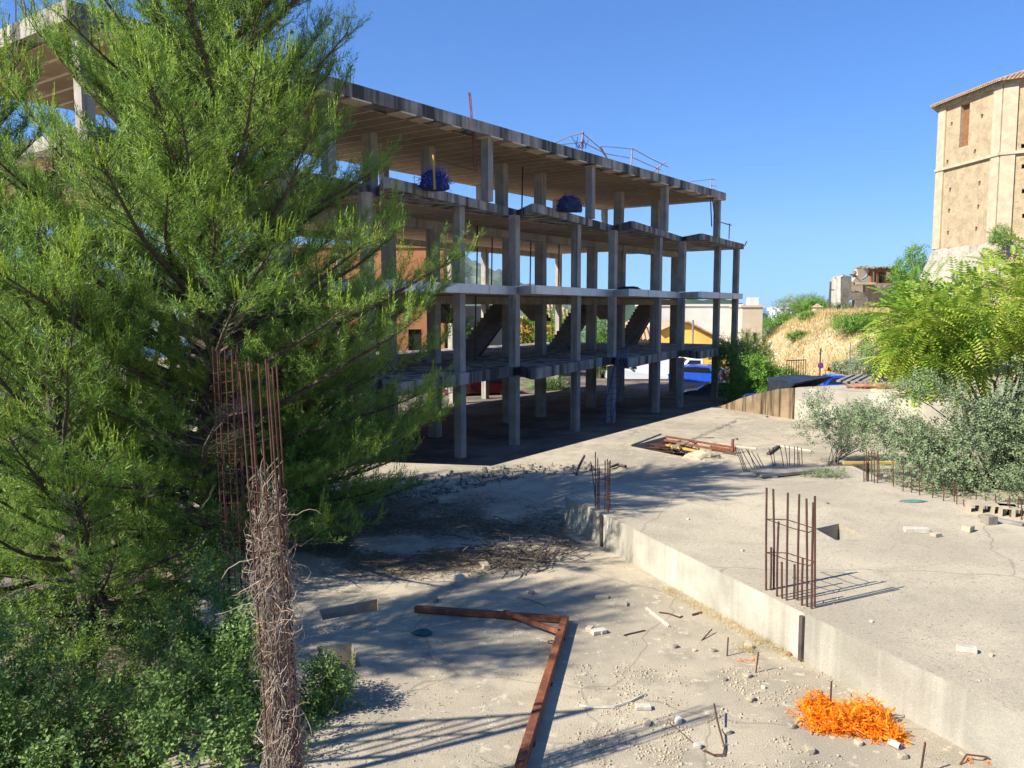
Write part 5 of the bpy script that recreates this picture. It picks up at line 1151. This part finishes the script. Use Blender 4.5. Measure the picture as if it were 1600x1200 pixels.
shrub('ailanthus_tree', 'darker green tree of heaven beside the ruin on the slope', 'tree', Vector((18.6,37,1.8)), [(0,0,2.6,2.0,1.6,1.5),(-1.2,0,1.6,1.4,1.2,1.0),(1.6,0,3.2,1.8,1.4,1.4),(-.4,.2,3.8,1.1,1,.8)], 1100, .75, M['hedge'], tm=(PV,PF), gap=-.28, seed=22, gs=.7, twr=.04, stems=16, up=-.1, wood='bark', updir=False)
shrub('tower_tree', 'light green tree against the sky left of the tower base', 'tree', Vector((34.6,72,4.6)), [(0,0,3.2,1.5,1.4,1.4),(.8,0,4.9,.9,1,1.0),(-.6,0,1.8,1.3,1.2,1.1)], 1100, .55, M['hedge'], gap=-.08, seed=23, gs=.7, twr=.06, stems=14, wood='bark')
shrub('green_scrub', 'green scrub behind the wire fence at the right of the slope', 'bush', Vector((17.6,39,1.5)), [(0,0,.9,1.7,1.2,1.0),(1.6,0,1.2,1.6,1.2,1.2)], 1700, .26, M['olive'], gap=-.2, seed=24, gs=1, stems=14)
shrub('tower_shrub', 'dark green shrub growing out of the tower base', 'bush', Vector((34.0,57.6,9.3)), [(0,0,.5,.75,.6,.8)], 500, .3, M['hedge'], gap=-.4, seed=25, stems=4)
# hedge mass left of the slope
for i, (px, d, zb2, bl, nn, lb) in enumerate([(1162,43,-.6,[(0,0,1.8,1.5,1.2,1.9),(-.6,0,3.1,1.0,.9,.9),(.7,0,1.4,1.2,1.1,1.4)],3600,'leafy green bush just right of the last building column'),
  (1204,34,-.5,[(0,0,1.4,1.1,1.0,1.5),(.4,0,2.1,.8,.8,.8),(-.5,0,2.7,.9,.8,.8)],3000,'tallest green bush in the middle of the hedge beyond the ramp'),
  (1234,34,-.4,[(0,0,1.3,1.0,1.0,1.3),(.4,0,1.8,.7,.8,.7),(-.4,0,2.1,.8,.8,.7)],2500,'green bush at the slope end of the hedge beyond the ramp')]):
    p = gd(px, 480, d); shrub('hedge_bush', lb, 'bush', Vector((p.x, d, zb2)), bl, nn, .30, M['hedge'], gap=-.35, seed=30+i, gs=1.1, stems=8, twr=.03, wood='bark')
p = gd(1168,480,56); shrub('ivy_mass', 'dark ivy mass on the wall below the beige house', 'bush', Vector((p.x,56,.5)), [(0,0,1.8,1.2,.8,1.1),(.9,0,1.4,1,.8,.8)], 1200, .3, M['laurel'], gap=-.3, seed=36, stems=4)
for i, (px, d, zb2, sx, szz, m, lb) in enumerate([(1197,88,3.0,1.4,1.6,'olive','rounded olive coloured bush in front of the far sea'),(1222,84,2.6,1.9,1.2,'hedge','low bright bush below the street lamp'),(1250,86,3.2,2.6,1.9,'olive','wide pale tree below the far town'),(1268,82,3.2,1.8,1.1,'hedge','green bush at the foot of the capped pillar'),(1316,81,4.3,.9,.7,'olive','small shrub growing against the ruin wall'),(1340,60,3.4,2.0,1.0,'hedge','green bush on the upper dry slope'),(1248,66,0,.8,.5,'hedge','tiny green plant low on the left of the dry slope'),(1262,70,0,.7,.5,'hedge','tiny green plant between white stones and dry grass'),(1330,52,0,1.1,.6,'olive','grey green tuft in the middle of the dry slope'),(1310,44,0,1.0,.5,'olive','grey green weeds just above the roadworks sign')]):
    p = gd(px, 480, d); shrub('hill_bush', lb, 'bush', Vector((p.x, d, hz(p.x, d)-.1)), [(0,0,szz*.6,sx,sx*.8,szz*.6),(sx*.4,0,szz*.8,sx*.6,sx*.6,szz*.4)], int(350+380*sx), .2+.14*min(sx,1.7), M[m], gap=-.3, seed=40+i, stems=5, twr=.04)
for i, (px, d, w2, h2, lb) in enumerate([(832,60,1.4,2.1,'bright green tree seen between the stair soffits'),(872,60,1.8,2.4,'bright green willow seen behind the middle stair'),(938,58,1.3,2.0,'green tree seen through the frame left of the right stair'),(720,58,1.6,1.6,'green tree glimpsed behind the pine branch through the frame')]):
    p = gd(px, 480, d); shrub('street_tree', lb, 'tree', Vector((p.x, d, -.5)), [(0,0,3.4,w2,w2,h2),(.3,0,2.2,w2*1.1,w2,h2*.7)], 1900, .36, M['hedge'], gap=-.3, seed=50+i, stems=10, twr=.06, up=-.3, wood='bark')
p = gd(858,480,50); shrub('street_bush', 'low green bush beyond the ground floor of the frame', 'bush', Vector((p.x,50,-.5)), [(0,0,.6,1.6,.9,.7)], 700, .3, M['hedge'], gap=-.4, seed=60, stems=3)

fn = thing('mesh_fence', 'wire mesh fence on the left whose shadow crosses the deck at the bottom', 'fence')
fA, fB = Vector((-3.62,4.95,0)), Vector((-6.6,4.55,0))
for t in (0,.5,1): q = fA.lerp(fB,t); mb = MB(); mb.tube([(q.x,q.y,-.3),(q.x,q.y,5.45)], .035, 8); mb.build('post', M['steel'], fn)
for z in (5.4, 4.0): mb = MB(); mb.tube([(fA.x,fA.y,z),(fB.x,fB.y,z)], .025, 6); mb.build('rail', M['steel'], fn)
for i in range(11): q = fA.lerp(fB,(i+.5)/11); mb = MB(); mb.tube([(q.x,q.y,4.0),(q.x-.15,q.y,5.4)], .016, 5); mb.build('wire', M['steel'], fn)
for z in (4.7,): mb = MB(); mb.tube([(fA.x,fA.y,z),(fB.x,fB.y,z)], .016, 5); mb.build('wire', M['steel'], fn)
# haze box
mb = MB(); mb.box((0, 1500, 200), (9000, 7000, 490)); hz_o = mb.build('haze', hm); tag(hz_o, 'thin blue haze over the distance', 'haze', None, 'stuff')
